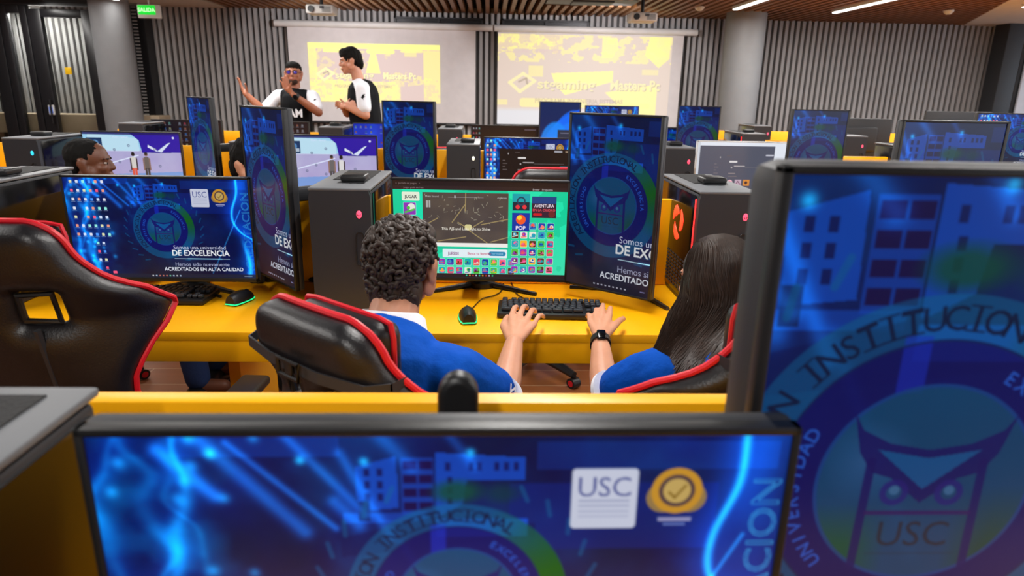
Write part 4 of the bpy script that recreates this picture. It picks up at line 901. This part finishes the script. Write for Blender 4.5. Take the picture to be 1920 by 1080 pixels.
def hand(b, wrist, tips, kn, r=1.0, palm=None):
    """five bent fingers running from the knuckles to the tips, palm between wrist and knuckles; first entry is the thumb"""
    W = Vector(wrist); K = [Vector(k) for k in kn]
    kc = sum(K[1:], Vector())/4
    for k in K[1:]: b.cap(W.lerp(k, .12), k, .0165*r, .0105*r, 10)
    b.cap(W.lerp(kc, .2)+Vector((0, 0, -.004)), W.lerp(kc, .7)+Vector((0, 0, -.004)), .019*r, .021*r, 10)
    b.cap(W.lerp(K[0], .1), K[0], .016*r, .0125*r, 10)
    for i, (k, tp) in enumerate(zip(K, tips)):
        tp = Vector(tp); up = Vector((0, 0, .016 if i else .004))*r; m1 = k.lerp(tp, .45)+up; m2 = k.lerp(tp, .78)+up*.75
        rr = (.0102, .0092, .0082, .0074) if i else (.0125, .0112, .010, .009)
        if i == 4: rr = tuple(x*.86 for x in rr)
        b.cap(k, m1, rr[0]*r, rr[1]*r, 8); b.cap(m1, m2, rr[1]*r, rr[2]*r, 8); b.cap(m2, tp, rr[2]*r, rr[3]*r, 8)
def nails(t, kn, tips, col='D8A898'):
    m = MB()
    for i, (k, tp) in enumerate(zip(kn, tips)):
        k, tp = Vector(k), Vector(tp); d = (tp-k).normalized(); yaw_ = math.atan2(-d.x, d.y)
        m.ell((0, 0, 0), (.0048, .006, .0018), Matrix.Translation(tp-d*.001+Vector((0, 0, .0068))) @ Matrix.Rotation(yaw_, 4, 'Z') @ Matrix.Rotation(-.7, 4, 'X'), 10, 6)
    return m.build('nails', MATS.get('nail '+col) or mat('nail '+col, col, .3), t, 80)
skin1, skin2, skin3, skin4 = skinmat('light tan skin', 'C98F72'), skinmat('tan skin', 'C88E70'), skinmat('dark brown skin', '6E4330'), skinmat('warm brown skin', 'A86A50')
blue = mat('royal blue cotton', '004AAE', .85, bump=.25, bscale=60, var=.10, vscale=14, spec=.15); whitec = mat('white cotton', 'E4E6EE', .85, bump=.15, bscale=80); blackc = mat('black sports fabric', '0C0E12', .85, bump=.15, bscale=80, spec=.2)
jean = mat('blue denim', '1E3A6E', .85, bump=.2, bscale=90); hairb = mat('dark brown curls', '30241D', .55, var=.35, vscale=60, spec=.45); hairk = mat('black short hair', '0D0B0A', .8, var=.2, vscale=60, bump=.4, bscale=400, spec=.2); hairl = mat('long dark hair', '32241D', .38, var=.35, vscale=120, stretch=(1, 1, .05), spec=.7)

def folds(me, amp, sc, seed=0):
    """soft cloth creases"""
    from mathutils import noise
    for v in me.vertices:
        p = v.co; v.co = p+v.normal*(noise.noise(Vector((p.x*sc+seed, p.y*sc, p.z*sc*.45)))*amp+noise.noise(Vector((p.x*sc*2.3, p.y*sc*2.3+seed, p.z*sc)))*amp*.4)
    me.update()

# --- the boy
T = thing('person', 'boy with dark curly hair in a blue shirt with white collar, typing', 'person', (-.26, 1.36, 0)); inv = Matrix.Translation((.26, -1.36, 0))
Hc = Vector((-.205, 1.585, 1.064)); HM = TR(*Hc, rx=-.16, rz=-.27, s=1.0)
bd = MB(); add_head(bd, HM)
neck0 = Vector((-.216, 1.55, 1.01)); neck1 = Vector((-.226, 1.475, .935))
bd.cap(neck0, neck1, .056, .062); bd.cap(neck1, (-.245, 1.42, .88), .062, .09)
sR, eR, wR = Vector((-.068, 1.375, .862)), Vector((.038, 1.505, .735)), Vector((.074, 1.735, .800))
sL, eL, wL = Vector((-.385, 1.50, .87)), Vector((-.43, 1.68, .70)), Vector((-.34, 1.86, .62))
hip = Vector((-.30, 1.32, .56))
bd.cap((-.24, 1.42, .83), hip, .12, .13); bd.cap(sR, sL, .055, .055)
bd.cap(sR, eR, .050, .040); bd.cap(eR, eR.lerp(wR, .35), .040, .040); bd.cap(eR.lerp(wR, .35), wR, .040, .026); bd.cap(sL, eL, .050, .040); bd.cap(eL, wL, .040, .027)
tipsR = [(.063, 2.045, .787), (.098, 2.125, .790), (.130, 2.130, .790), (.155, 2.090, .790), (.178, 2.045, .788)]
tipsR = [Vector(p)-Vector((0, .055, -.004)) for p in tipsR]
knR = [(.048, 1.865, .806), (.072, 1.905, .822), (.098, 1.915, .824), (.122, 1.900, .821), (.139, 1.870, .812)]
hand(bd, wR, tipsR, knR); hand(bd, wL, [(-.29, 1.93, .61), (-.31, 2.0, .60), (-.33, 2.01, .60), (-.35, 2.0, .60), (-.37, 1.98, .60)], [(-.31, 1.90, .625), (-.315, 1.94, .63), (-.335, 1.945, .63), (-.352, 1.94, .63), (-.37, 1.93, .625)])
kR, kL = Vector((-.04, 1.72, .56)), Vector((-.28, 1.80, .56))
for h_, k_, f_ in ((Vector((-.22, 1.34, .53)), kR, Vector((.0, 1.74, .10))), (Vector((-.36, 1.40, .53)), kL, Vector((-.26, 1.84, .10)))):
    bd.cap(h_, k_, .082, .058); bd.cap(k_, f_, .056, .042); bd.cap(f_, f_+Vector((.02, .13, -.05)), .042, .036)
o = meshobj('body', remesh(bd, .0038, 5), skin1, T); o.matrix_local = inv
def at_(o): o.matrix_local = inv; return o
at_(nails(T, knR, tipsR)); 
hold = thing; face_t = T
fm = MB(); 
face_holder = []
def face_for(T_, M, hairm, inv_, **k):
    before = set(T_.children); face_parts(T_, M, hairm, **k)
    for c in T_.children:
        if c not in before: c.matrix_local = inv_
face_for(T, HM, hairb, inv)
sh = MB(); sh.cap((-.235, 1.405, .845), hip+Vector((0, 0, -.02)), .150, .155); sh.cap(sR.lerp(sL, .08), sL.lerp(sR, .08), .072, .072); sh.cap((-.228, 1.435, .865), (-.24, 1.38, .80), .080, .14)
sh.cap((-.225, 1.44, .888), sR, .052, .066); sh.cap((-.235, 1.45, .888), sL, .052, .066)
sh.cap(sR, sR.lerp(eR, .66), .070, .066); sh.cap(sL, sL.lerp(eL, .66), .070, .066)
me = remesh(sh, .006, 8); folds(me, .008, 12); at_(meshobj('shirt', me, blue, T))
q = sR.lerp(eR, .66); d = (eR-sR).normalized(); at_(MB().tube([q+d*.052, q+d*.066], [.064, .062], 28).build('sleeve_cuff', whitec, T))
# badge letters printed on the sleeve
nrm = Vector((.30, -.72, .62)).normalized(); pq = sR.lerp(eR, .62); side = d.cross(nrm).normalized(); nrm = side.cross(d).normalized(); MM = Matrix.Translation(pq+nrm*.0735) @ Matrix((( -side.x, d.x, nrm.x, 0), (-side.y, d.y, nrm.y, 0), (-side.z, d.z, nrm.z, 0), (0, 0, 0, 1))).to_4x4()
co, tr = text_tris('Z', .03); m = MB().add([MM @ Vector((x*.035-.01, y*.035-.012, 0)) for x, y in co], [tuple(k) for k in tr]); at_(m.build('sleeve_print', whitec, T))
# collar: a folded band round the neck
def collar(T_, inv_, c0, ax, r0, r1, h_, mt, gap_=.5, fwd=0.0, name='collar'):
    ax = Vector(ax).normalized(); u = Vector((math.sin(fwd), math.cos(fwd), 0)); u = (u-ax*u.dot(ax)).normalized(); w_ = ax.cross(u); n = 40; vs, fs = [], []
    prof = [(r0*.97, h_*.2), (r0, h_*.95), (r0+.004, h_), (r0+.010, h_*.92), (r1, .0), (r1+.002, -.006), (r1-.004, -.006), (r0+.004, h_*.80)]
    for i in range(n+1):
        a = gap_/2+(2*PI-gap_)*i/n; dd = u*math.cos(a)+w_*math.sin(a)
        dr = .012*math.cos(a)*0
        for r_, z_ in prof: vs.append(Vector(c0)+dd*(r_+dr)+ax*(z_-(.018*max(0, math.cos(a)))))
    k = len(prof)
    for i in range(n):
        for j in range(k): fs.append((i*k+j, i*k+(j+1) % k, (i+1)*k+(j+1) % k, (i+1)*k+j))
    fs += [tuple(range(k)), tuple(range(n*k, n*k+k))]
    o_ = MB().add(vs, fs).build(name, mt, T_, 60); o_.matrix_local = inv_; return o_
collar(T, inv, (-.224, 1.478, .926), (.06, .30, 1), .066, .088, .052, whitec, .7, .55)
tr_ = MB()
for h_, k_, f_ in ((Vector((-.22, 1.34, .53)), kR, Vector((.0, 1.74, .14))), (Vector((-.36, 1.40, .53)), kL, Vector((-.26, 1.84, .14)))):
    tr_.cap(h_, k_, .096, .070); tr_.cap(k_, f_, .068, .058)
me = remesh(tr_, .009, 5); folds(me, .005, 14, 3); at_(meshobj('trousers', me, jean, T))
sh_ = MB()
for f_ in (Vector((.0, 1.74, 0)), Vector((-.26, 1.84, 0))): sh_.box(f_+Vector((.01, .06, .05)), (.095, .27, .10), .035, None, 3)
at_(sh_.build('shoes', whitec, T))
# curls: a cap with a few hundred small rings of hair
rs = random.Random(5); cu = MB(); cap_ = MB()
cap_.ell((0, -.020, .028), (.078, .094, .080), HM); cap_.ell((0, -.050, -.058), (.068, .056, .070), HM); cap_.ell((0, .03, .072), (.066, .06, .042), HM)
def on_scalp(d):
    d = Vector(d).normalized(); 
    return Vector((d.x*.077, d.y*.093-.020, d.z*.082+.026))
NN = 620
for i in range(NN):
    z = 1-2*(i+.5)/NN; a = i*2.39996; r_ = math.sqrt(1-z*z); d = Vector((math.cos(a)*r_, math.sin(a)*r_, z))
    if d.y > .25 and d.z < .45: continue
    if d.z < -.85: continue
    if abs(d.x) > .70 and d.z < -.10 and d.y > -.38: continue
    if d.z < -.2 and d.y > -.25: continue
    p = on_scalp(d)
    if d.z < 0: p.z = .026+(p.z-.026)*1.75; p.x *= 1-.06*(-d.z); p.y += .012*d.z
    p += d*rs.uniform(-.005, .007)
    n_ = d; t1 = n_.orthogonal().normalized(); t1 = Matrix.Rotation(rs.uniform(0, 6.28), 3, n_) @ t1; t2 = n_.cross(t1)
    R0 = rs.uniform(.007, .017); tilt = rs.uniform(-.5, .5); turns = rs.uniform(.4, .95); pts = []
    for k in range(11):
        an = turns*2*PI*k/10; pts.append(p+(t1*math.cos(an)+(t2*math.cos(tilt)+n_*math.sin(tilt))*math.sin(an))*R0*(1-.35*k/10)+n_*(.005*k/10))
    cu.tube(pts, [.0035]+[.0062]*9+[.0026], 6, True, HM)
me = remesh(cap_, .006, 3); folds(me, .004, 60); h = at_(meshobj('hair', me, hairb, T)); oc = cu.build('curls', hairb, h, 80)

# --- the girl
T = thing('person', 'girl with long straight dark hair in a blue shirt, left hand on the keyboard', 'person', (.60, 1.36, 0)); inv = Matrix.Translation((-.60, -1.36, 0))
Hc = Vector((.548, 1.53, 1.045)); HM = TR(*Hc, rx=-.22, rz=.45, s=.95)
bd = MB(); add_head(bd, HM); bd.cap(Hc+Vector((.01, -.035, -.06)), (.565, 1.46, .90), .046, .052)
sL, eL, wL = Vector((.405, 1.43, .845)), Vector((.300, 1.545, .735)), Vector((.322, 1.775, .800))
sR, eR, wR = Vector((.70, 1.42, .86)), Vector((.80, 1.62, .70)), Vector((.72, 1.86, .78)); hip = Vector((.62, 1.30, .55))
bd.cap((.56, 1.41, .82), hip, .105, .12); bd.cap(sR, sL, .050, .050); bd.cap(sL, eL, .046, .037); bd.cap(eL, eL.lerp(wL, .35), .037, .037); bd.cap(eL.lerp(wL, .35), wL, .037, .024); bd.cap(sR, eR, .045, .037); bd.cap(eR, wR, .036, .024)
tipsL = [(.430, 1.985, .790), (.404, 2.075, .790), (.386, 2.110, .790), (.355, 2.050, .790), (.318, 2.010, .788)]
knL = [(.383, 1.880, .806), (.374, 1.925, .822), (.352, 1.935, .824), (.330, 1.920, .821), (.309, 1.890, .812)]
hand(bd, wL, tipsL, knL, .96); hand(bd, wR, [(.65, 1.97, .775), (.67, 2.04, .77), (.69, 2.05, .77), (.71, 2.045, .77), (.73, 2.03, .77)], [(.67, 1.92, .795), (.68, 1.96, .80), (.70, 1.965, .80), (.718, 1.96, .80), (.736, 1.945, .795)], .95)
for h_, k_, f_ in ((Vector((.55, 1.36, .53)), Vector((.40, 1.78, .56)), Vector((.40, 1.84, .10))), (Vector((.69, 1.36, .53)), Vector((.66, 1.80, .56)), Vector((.68, 1.86, .10)))):
    bd.cap(h_, k_, .078, .055); bd.cap(k_, f_, .053, .040); bd.cap(f_, f_+Vector((0, .12, -.05)), .040, .034)
at_(meshobj('body', remesh(bd, .0038, 5), skin2, T)); at_(nails(T, knL, tipsL)); face_for(T, HM, hairl, inv)
sh = MB(); sh.cap((.555, 1.40, .83), hip+Vector((0, 0, -.02)), .128, .14); sh.cap(sR.lerp(sL, .1), sL.lerp(sR, .05), .066, .066); sh.cap((.55, 1.44, .875), sL, .058, .062); sh.cap((.55, 1.44, .875), sR, .058, .062)
sh.cap(sL, sL.lerp(eL, .62), .066, .062); sh.cap(sR, sR.lerp(eR, .62), .066, .062)
me = remesh(sh, .006, 8); folds(me, .007, 13, 5); at_(meshobj('shirt', me, blue, T))
q = sL.lerp(eL, .62); d = (eL-sL).normalized(); at_(MB().tube([q+d*.048, q+d*.060], [.060, .058], 28).build('sleeve_cuff', whitec, T))
collar(T, inv, (.562, 1.478, .90), (-.05, .3, 1), .052, .074, .042, whitec, .7, -.5)
tr_ = MB()
for h_, k_, f_ in ((Vector((.55, 1.36, .53)), Vector((.40, 1.78, .56)), Vector((.40, 1.84, .14))), (Vector((.69, 1.36, .53)), Vector((.66, 1.80, .56)), Vector((.68, 1.86, .14)))):
    tr_.cap(h_, k_, .092, .068); tr_.cap(k_, f_, .066, .056)
me = remesh(tr_, .009, 5); folds(me, .005, 14, 8); at_(meshobj('trousers', me, jean, T))
sh_ = MB()
for f_ in (Vector((.40, 1.84, 0)), Vector((.68, 1.86, 0))): sh_.box(f_+Vector((.0, .05, .05)), (.09, .25, .10), .035, None, 3)
at_(sh_.build('shoes', whitec, T))
# long straight hair: a smooth mass covered by fine strands falling over the back and left shoulder
hm = MB(); hm.ell((0, -.018, .030), (.084, .100, .085), HM)
up = HM @ Vector((0, -.01, .112)); back = Hc+Vector((-.02, -.05, -.01))
hm.cap(Hc+Vector((-.004, -.030, -.005)), Hc+Vector((-.015, -.065, -.10)), .084, .080)
for ex, ey, ez, r_ in ((.395, 1.43, .855, .026), (.430, 1.395, .85, .030), (.470, 1.34, .85, .032), (.510, 1.30, .85, .034), (.545, 1.28, .85, .034), (.585, 1.275, .85, .034), (.625, 1.29, .85, .032)):
    hm.cap(Hc+Vector(((ex-.47)*.5-.02, -.055, -.07)), Vector((ex, ey, ez)), .058, r_)
me = remesh(hm, .006, 8); h = at_(meshobj('hair', me, hairl, T))
rs = random.Random(11); st = MB()
from mathutils.bvhtree import BVHTree
bvh = BVHTree.FromPolygons([v.co.copy() for v in me.vertices], [tuple(p.vertices) for p in me.polygons])
for i in range(1900):
    an = -PI*.98+PI*1.35*rs.random(); an = -PI*1.12+PI*1.3*rs.random()
    r0 = .012+.012*rs.random(); ca, sa = math.cos(an), math.sin(an)
    P0 = HM @ Vector((ca*r0, .02+sa*r0, .112)); P1 = HM @ Vector((ca*.062, -.012+sa*.078, .090)); P2 = HM @ Vector((ca*.088, -.020+sa*.104, .03)); P3 = HM @ Vector((ca*.090, -.030+sa*.100, -.050))
    k = min(1, max(0, (ca+1)/2+rs.uniform(-.08, .08))); End = Vector((.375+.265*k, 1.435-.175*min(1, k*1.4)+rs.uniform(-.02, .004), .845+rs.uniform(-.03, .03)+.02*k))
    P4 = P3.lerp(End, .5)+Vector((-.008*(1-k), -.012, .0)); pts = []
    for q in bez([P0, P1, P2, P3, P4, End], 3)[:-1]:
        hit = bvh.find_nearest(q)
        if hit[0] is not None and hit[1] is not None:
            dv = q-hit[0]; q = hit[0]+hit[1]*(.0012+.0035*rs.random())
        pts.append(q)
    pts.append(End); st.tube(pts, [.0010]+[.0019]*(len(pts)-2)+[.0006], 3)
st.build('hair_strands', hairl, h, 80)
# wristband worn by the girl
wb = thing('wristband', 'black fitness band on the wrist of the hand with the spread thumb', 'wristband', tuple(wL.lerp(eL, .08))); ax = (eL-wL).normalized()
R_ = ax.to_track_quat('Z', 'X').to_matrix().to_4x4()
MB().lathe([(.0295, -.010), (.0325, -.010), (.0325, .010), (.0295, .010), (.0295, -.010)], 28).build('band', blk, wb).matrix_local = R_ @ Matrix.Diagonal((1.08, .92, 1, 1))
loc = R_.inverted() @ Vector((0, 0, 1, 0)); upv = Vector((0, -.1, 1)); upv = (upv-ax*upv.dot(ax)).normalized(); sd = upv.cross(ax)
MB().box((0, 0, 0), (.026, .040, .010), .005, None, 3).build('screen_module', gloss, wb).matrix_local = Matrix(((sd.x, ax.x, upv.x, upv.x*.031), (sd.y, ax.y, upv.y, upv.y*.031), (sd.z, ax.z, upv.z, upv.z*.031), (0, 0, 0, 1)))

# --- a plain sitting or standing figure for the people further back
def figure(label, base, J, HMx, skin, shirt, legs, hairfn, sleeves=None, hands=None, seated=False, vest=None, hr=1.0):
    T = thing('person', label, 'person', base); inv = Matrix.Translation(-Vector(base)); V_ = {k: Vector(v) for k, v in J.items()}
    b = MB(); add_head(b, HMx); hc = HMx @ Vector((0, -.03, -.05)); b.cap(hc, V_['neck'], .050, .056); chest = (V_['sL']+V_['sR'])/2+Vector((0, 0, -.10))
    b.cap(chest, V_['hip'], .12, .12); b.cap(V_['sL'], V_['sR'], .055, .055)
    for s_ in 'LR':
        b.cap(V_['s'+s_], V_['e'+s_], .048, .040); b.cap(V_['e'+s_], V_['e'+s_].lerp(V_['w'+s_], .3), .041, .040); b.cap(V_['e'+s_].lerp(V_['w'+s_], .3), V_['w'+s_], .040, .026)
        if hands and s_ in hands: hand(b, V_['w'+s_], hands[s_][1], hands[s_][0], hr)
        b.cap(V_['h'+s_], V_['k'+s_], .085, .058); b.cap(V_['k'+s_], V_['f'+s_], .056, .042); b.cap(V_['f'+s_], V_['f'+s_]+HMx.to_3x3() @ Vector((0, .12, 0))*Vector((1, 1, 0)).length/1.414, .040, .034)
    def put(o): o.matrix_local = inv; return o
    put(meshobj('body', remesh(b, .006, 4), skin, T)); face_for(T, HMx, hairk, inv)
    s = MB(); s.cap(chest+Vector((0, 0, .04)), V_['hip'], .142, .142); s.cap(V_['sL'].lerp(V_['sR'], .08), V_['sR'].lerp(V_['sL'], .08), .070, .070); s.cap(V_['neck']+Vector((0, 0, -.03)), V_['sL'], .058, .064); s.cap(V_['neck']+Vector((0, 0, -.03)), V_['sR'], .058, .064)
    for k in 'LR': s.cap(V_['s'+k], V_['s'+k].lerp(V_['e'+k], .70), .068, .064)
    me = remesh(s, .008, 6); folds(me, .007, 12, 2); put(meshobj('shirt', me, shirt, T))
    if vest:
        s = MB(); s.cap(chest+Vector((0, 0, .04)), V_['hip'], .152, .152); a, c_ = V_['sL'].lerp(V_['sR'], .22), V_['sR'].lerp(V_['sL'], .22); s.cap(a, c_, .080, .080)
        me = remesh(s, .008, 6); folds(me, .006, 12, 2); put(meshobj('vest', me, vest, T))
    l = MB()
    for k in 'LR': l.cap(V_['h'+k], V_['k'+k], .10, .074); l.cap(V_['k'+k], V_['f'+k]+Vector((0, 0, .04)), .072, .058)
    me = remesh(l, .01, 5); put(meshobj('trousers', me, legs, T))
    sh_ = MB()
    for k in 'LR': sh_.box(V_['f'+k]+Vector((0, -.03, -V_['f'+k].z+.05)), (.10, .26, .10), .035, None, 3)
    put(sh_.build('shoes', blk, T)); hairfn(T, inv); return T, inv, put
def short_hair(HMx, mt, thick=1.0, quiff=0, front=True):
    def fn(T, inv):
        m = MB(); m.ell((0, -.022, .036), (.080*thick, .094*thick, .080*thick), HMx); m.ell((0, -.058, -.015), (.066, .048, .060), HMx)
        if front: m.ell((0, .022, .066), (.068, .064, .046), HMx)
        if quiff: m.ell((0, .035, .088), (.058, .050, .034), HMx); m.ell((0, -.02, .085), (.068, .07, .045), HMx); m.ell((0, -.085, -.02), (.060, .035, .065), HMx)
        me = remesh(m, .006, 3); folds(me, .004, 70); meshobj('hair', me, mt, T).matrix_local = inv
    return fn
# left standing man: faces the camera, arms raised
HMa = TR(-1.915, 6.90, 1.605, rx=.05, rz=PI+.12)
hands = {'R': ([(-2.335, 6.78, 1.44), (-2.385, 6.79, 1.475), (-2.395, 6.80, 1.472), (-2.40, 6.82, 1.465), (-2.395, 6.84, 1.455)], [(-2.335, 6.74, 1.50), (-2.415, 6.79, 1.555), (-2.428, 6.80, 1.55), (-2.430, 6.82, 1.54), (-2.425, 6.85, 1.52)]),
         'L': ([(-1.875, 6.60, 1.465), (-1.885, 6.62, 1.49), (-1.903, 6.61, 1.492), (-1.92, 6.61, 1.485), (-1.935, 6.61, 1.47)], [(-1.850, 6.58, 1.52), (-1.905, 6.62, 1.575), (-1.925, 6.61, 1.575), (-1.945, 6.60, 1.56), (-1.965, 6.60, 1.535)])}
J = dict(neck=(-1.915, 6.91, 1.455), sR=(-2.075, 6.90, 1.385), eR=(-2.20, 6.80, 1.25), wR=(-2.355, 6.78, 1.41), sL=(-1.745, 6.90, 1.385), eL=(-1.665, 6.78, 1.245), wL=(-1.855, 6.62, 1.41), hip=(-1.92, 6.92, .93), hL=(-1.83, 6.92, .88), hR=(-2.01, 6.92, .88), kL=(-1.82, 6.90, .48), kR=(-2.02, 6.90, .48), fL=(-1.82, 6.93, .09), fR=(-2.03, 6.93, .09))
Ta, inva, put = figure('standing man with glasses in a black and white TEAM shirt, both hands raised', (-1.92, 6.92, 0), J, HMa, skin4, whitec, blackc, short_hair(HMa, hairk), None, hands, vest=blackc)
o = text_obj('chest_lettering', 'TEAM', .105, whitec, TR(-1.93, 6.738, 1.20, rx=-.02), Ta, .03, sx=.9); o.matrix_local = inva
g = MB()
for s_ in (-1, 1): g.tube([(s_*.032+.019*math.cos(a), .094, .005+.015*math.sin(a)) for a in [2*PI*k/14 for k in range(15)]], .0018, 6, M=HMa); g.tube([(s_*.051, .092, .008), (s_*.076, .04, .010), (s_*.080, -.01, .005)], .0018, 6, M=HMa)
g.tube([(-.013, .096, .008), (.013, .096, .008)], .0018, 6, M=HMa); o = g.build('glasses', blk, Ta); o.matrix_local = inva
g2 = MB()
for s_ in (-1, 1): g2.ell((s_*.032, .093, .005), (.017, .0015, .013), HMa)
g2.build('lens', mat('violet lens sheen', '4A3AA8', .1, coat=.6), o, 80)
bm_ = MB(); bm_.ell((0, .050, -.078), (.046, .043, .032), HMa); o = bm_.build('beard', mat('brown stubble', '3A241A', .9), Ta, 80); o.matrix_local = inva
wl = Vector(J['wL']); el = Vector(J['eL']); ax = (el-wl).normalized()
t = thing('wristwatch', 'black watch on the raised forearm of the man with glasses', 'watch', tuple(wl.lerp(el, .12))); R_ = ax.to_track_quat('Z', 'X').to_matrix().to_4x4()
MB().lathe([(.031, -.014), (.036, -.014), (.036, .014), (.031, .014), (.031, -.014)], 20).build('strap', blk, t).matrix_local = R_
MB().cyl((0, -.034, 0), (0, -.044, .0), .02).build('watch_face', gloss, t)
# right standing man: turned to the left, arms folded
HMb = TR(-1.300, 6.60, 1.718, rx=-.16, rz=PI/2+.30)
hands = {'L': ([(-1.35, 6.46, 1.345), (-1.375, 6.48, 1.335), (-1.385, 6.49, 1.32), (-1.388, 6.50, 1.305), (-1.385, 6.51, 1.29)], [(-1.38, 6.45, 1.38), (-1.435, 6.51, 1.35), (-1.445, 6.53, 1.33), (-1.445, 6.54, 1.31), (-1.435, 6.55, 1.29)]),
         'R': ([(-1.32, 6.52, 1.35), (-1.30, 6.49, 1.345), (-1.29, 6.48, 1.33), (-1.288, 6.475, 1.315), (-1.29, 6.47, 1.30)], [(-1.30, 6.50, 1.38), (-1.245, 6.46, 1.355), (-1.235, 6.45, 1.335), (-1.232, 6.445, 1.315), (-1.238, 6.445, 1.295)])}
J = dict(neck=(-1.235, 6.61, 1.555), sL=(-1.175, 6.47, 1.475), eL=(-1.145, 6.42, 1.24), wL=(-1.32, 6.42, 1.315), sR=(-1.215, 6.76, 1.475), eR=(-1.37, 6.70, 1.245), wR=(-1.365, 6.50, 1.33), hip=(-1.165, 6.61, 1.0), hL=(-1.16, 6.52, .92), hR=(-1.16, 6.70, .92), kL=(-1.19, 6.52, .50), kR=(-1.19, 6.70, .50), fL=(-1.14, 6.52, .09), fR=(-1.14, 6.72, .09))
Tb, invb, put = figure('tall standing man in a black and white shirt, arms folded, looking left', (-1.16, 6.61, 0), J, HMb, skinmat('peach skin', 'C48A70'), whitec, blackc, short_hair(HMb, hairk, 1.04, 1), None, hands, vest=blackc)
P_ = [(-.03, .0), (.0, .05), (.03, .055), (.01, .03), (.03, .03), (.0, .005), (.02, -.02), (.0, -.05), (-.004, -.02)]
o = MB().prism([(x*.8, z*.8) for x, z in P_], .002, TR(-1.158, 6.385, 1.385, rz=-.1)).build('sleeve_logo', blackc, Tb); o.matrix_local = invb
o = MB().prism([(x*.7, z*.7) for x, z in P_], .002, TR(-1.700, 6.79, 1.335, rz=.25)).build('sleeve_logo', blackc, Ta); o.matrix_local = inva
# man in profile between the second and third row
HMc = TR(-1.765, 3.05, 1.137, rx=-.05, rz=-PI/2+.18, s=.92)
J = dict(neck=(-1.77, 3.05, 1.01), sL=(-1.77, 3.24, .93), eL=(-1.72, 3.30, .68), wL=(-1.55, 3.42, .60), sR=(-1.79, 2.86, .93), eR=(-1.72, 2.84, .68), wR=(-1.52, 2.95, .60), hip=(-1.82, 3.05, .56), hL=(-1.80, 3.15, .53), hR=(-1.80, 2.96, .53), kL=(-1.42, 3.20, .55), kR=(-1.42, 2.98, .55), fL=(-1.38, 3.2, .09), fR=(-1.38, 2.98, .09))
hands = {'L': ([(-1.51, 3.42, .60), (-1.49, 3.43, .605), (-1.49, 3.45, .605), (-1.49, 3.47, .605), (-1.49, 3.485, .60)], [(-1.47, 3.40, .59), (-1.42, 3.43, .59), (-1.42, 3.45, .59), (-1.42, 3.47, .59), (-1.43, 3.49, .59)]),
         'R': ([(-1.48, 2.96, .60), (-1.46, 2.97, .605), (-1.46, 2.955, .605), (-1.46, 2.94, .605), (-1.46, 2.925, .60)], [(-1.44, 2.99, .59), (-1.39, 2.97, .59), (-1.39, 2.955, .59), (-1.39, 2.94, .59), (-1.40, 2.92, .59)])}
figure('seated man with very short black hair seen in profile above the icon monitor', (-1.82, 3.05, 0), J, HMc, skin3, mat('plum striped cloth', '5A3048', .8, var=.3, vscale=40), jean, short_hair(HMc, hairk, .985, 0, False), None, hands)
# person half hidden behind the turned portrait monitor
HMd = TR(-1.112, 3.22, 1.120, rx=-.1, rz=-PI/2-.5)
off = Vector((.633, .17, -.03))
J2 = {k: tuple(Vector(v)+off) for k, v in J.items()}; hands2 = {s: tuple([tuple(Vector(p)+off) for p in q] for q in v) for s, v in hands.items()}
figure('person with dark hair mostly hidden behind the turned portrait monitor', (-1.215, 3.22, 0), J2, HMd, skin2, blackc, jean, short_hair(HMd, hairk, 1.03, 1), None, hands2)
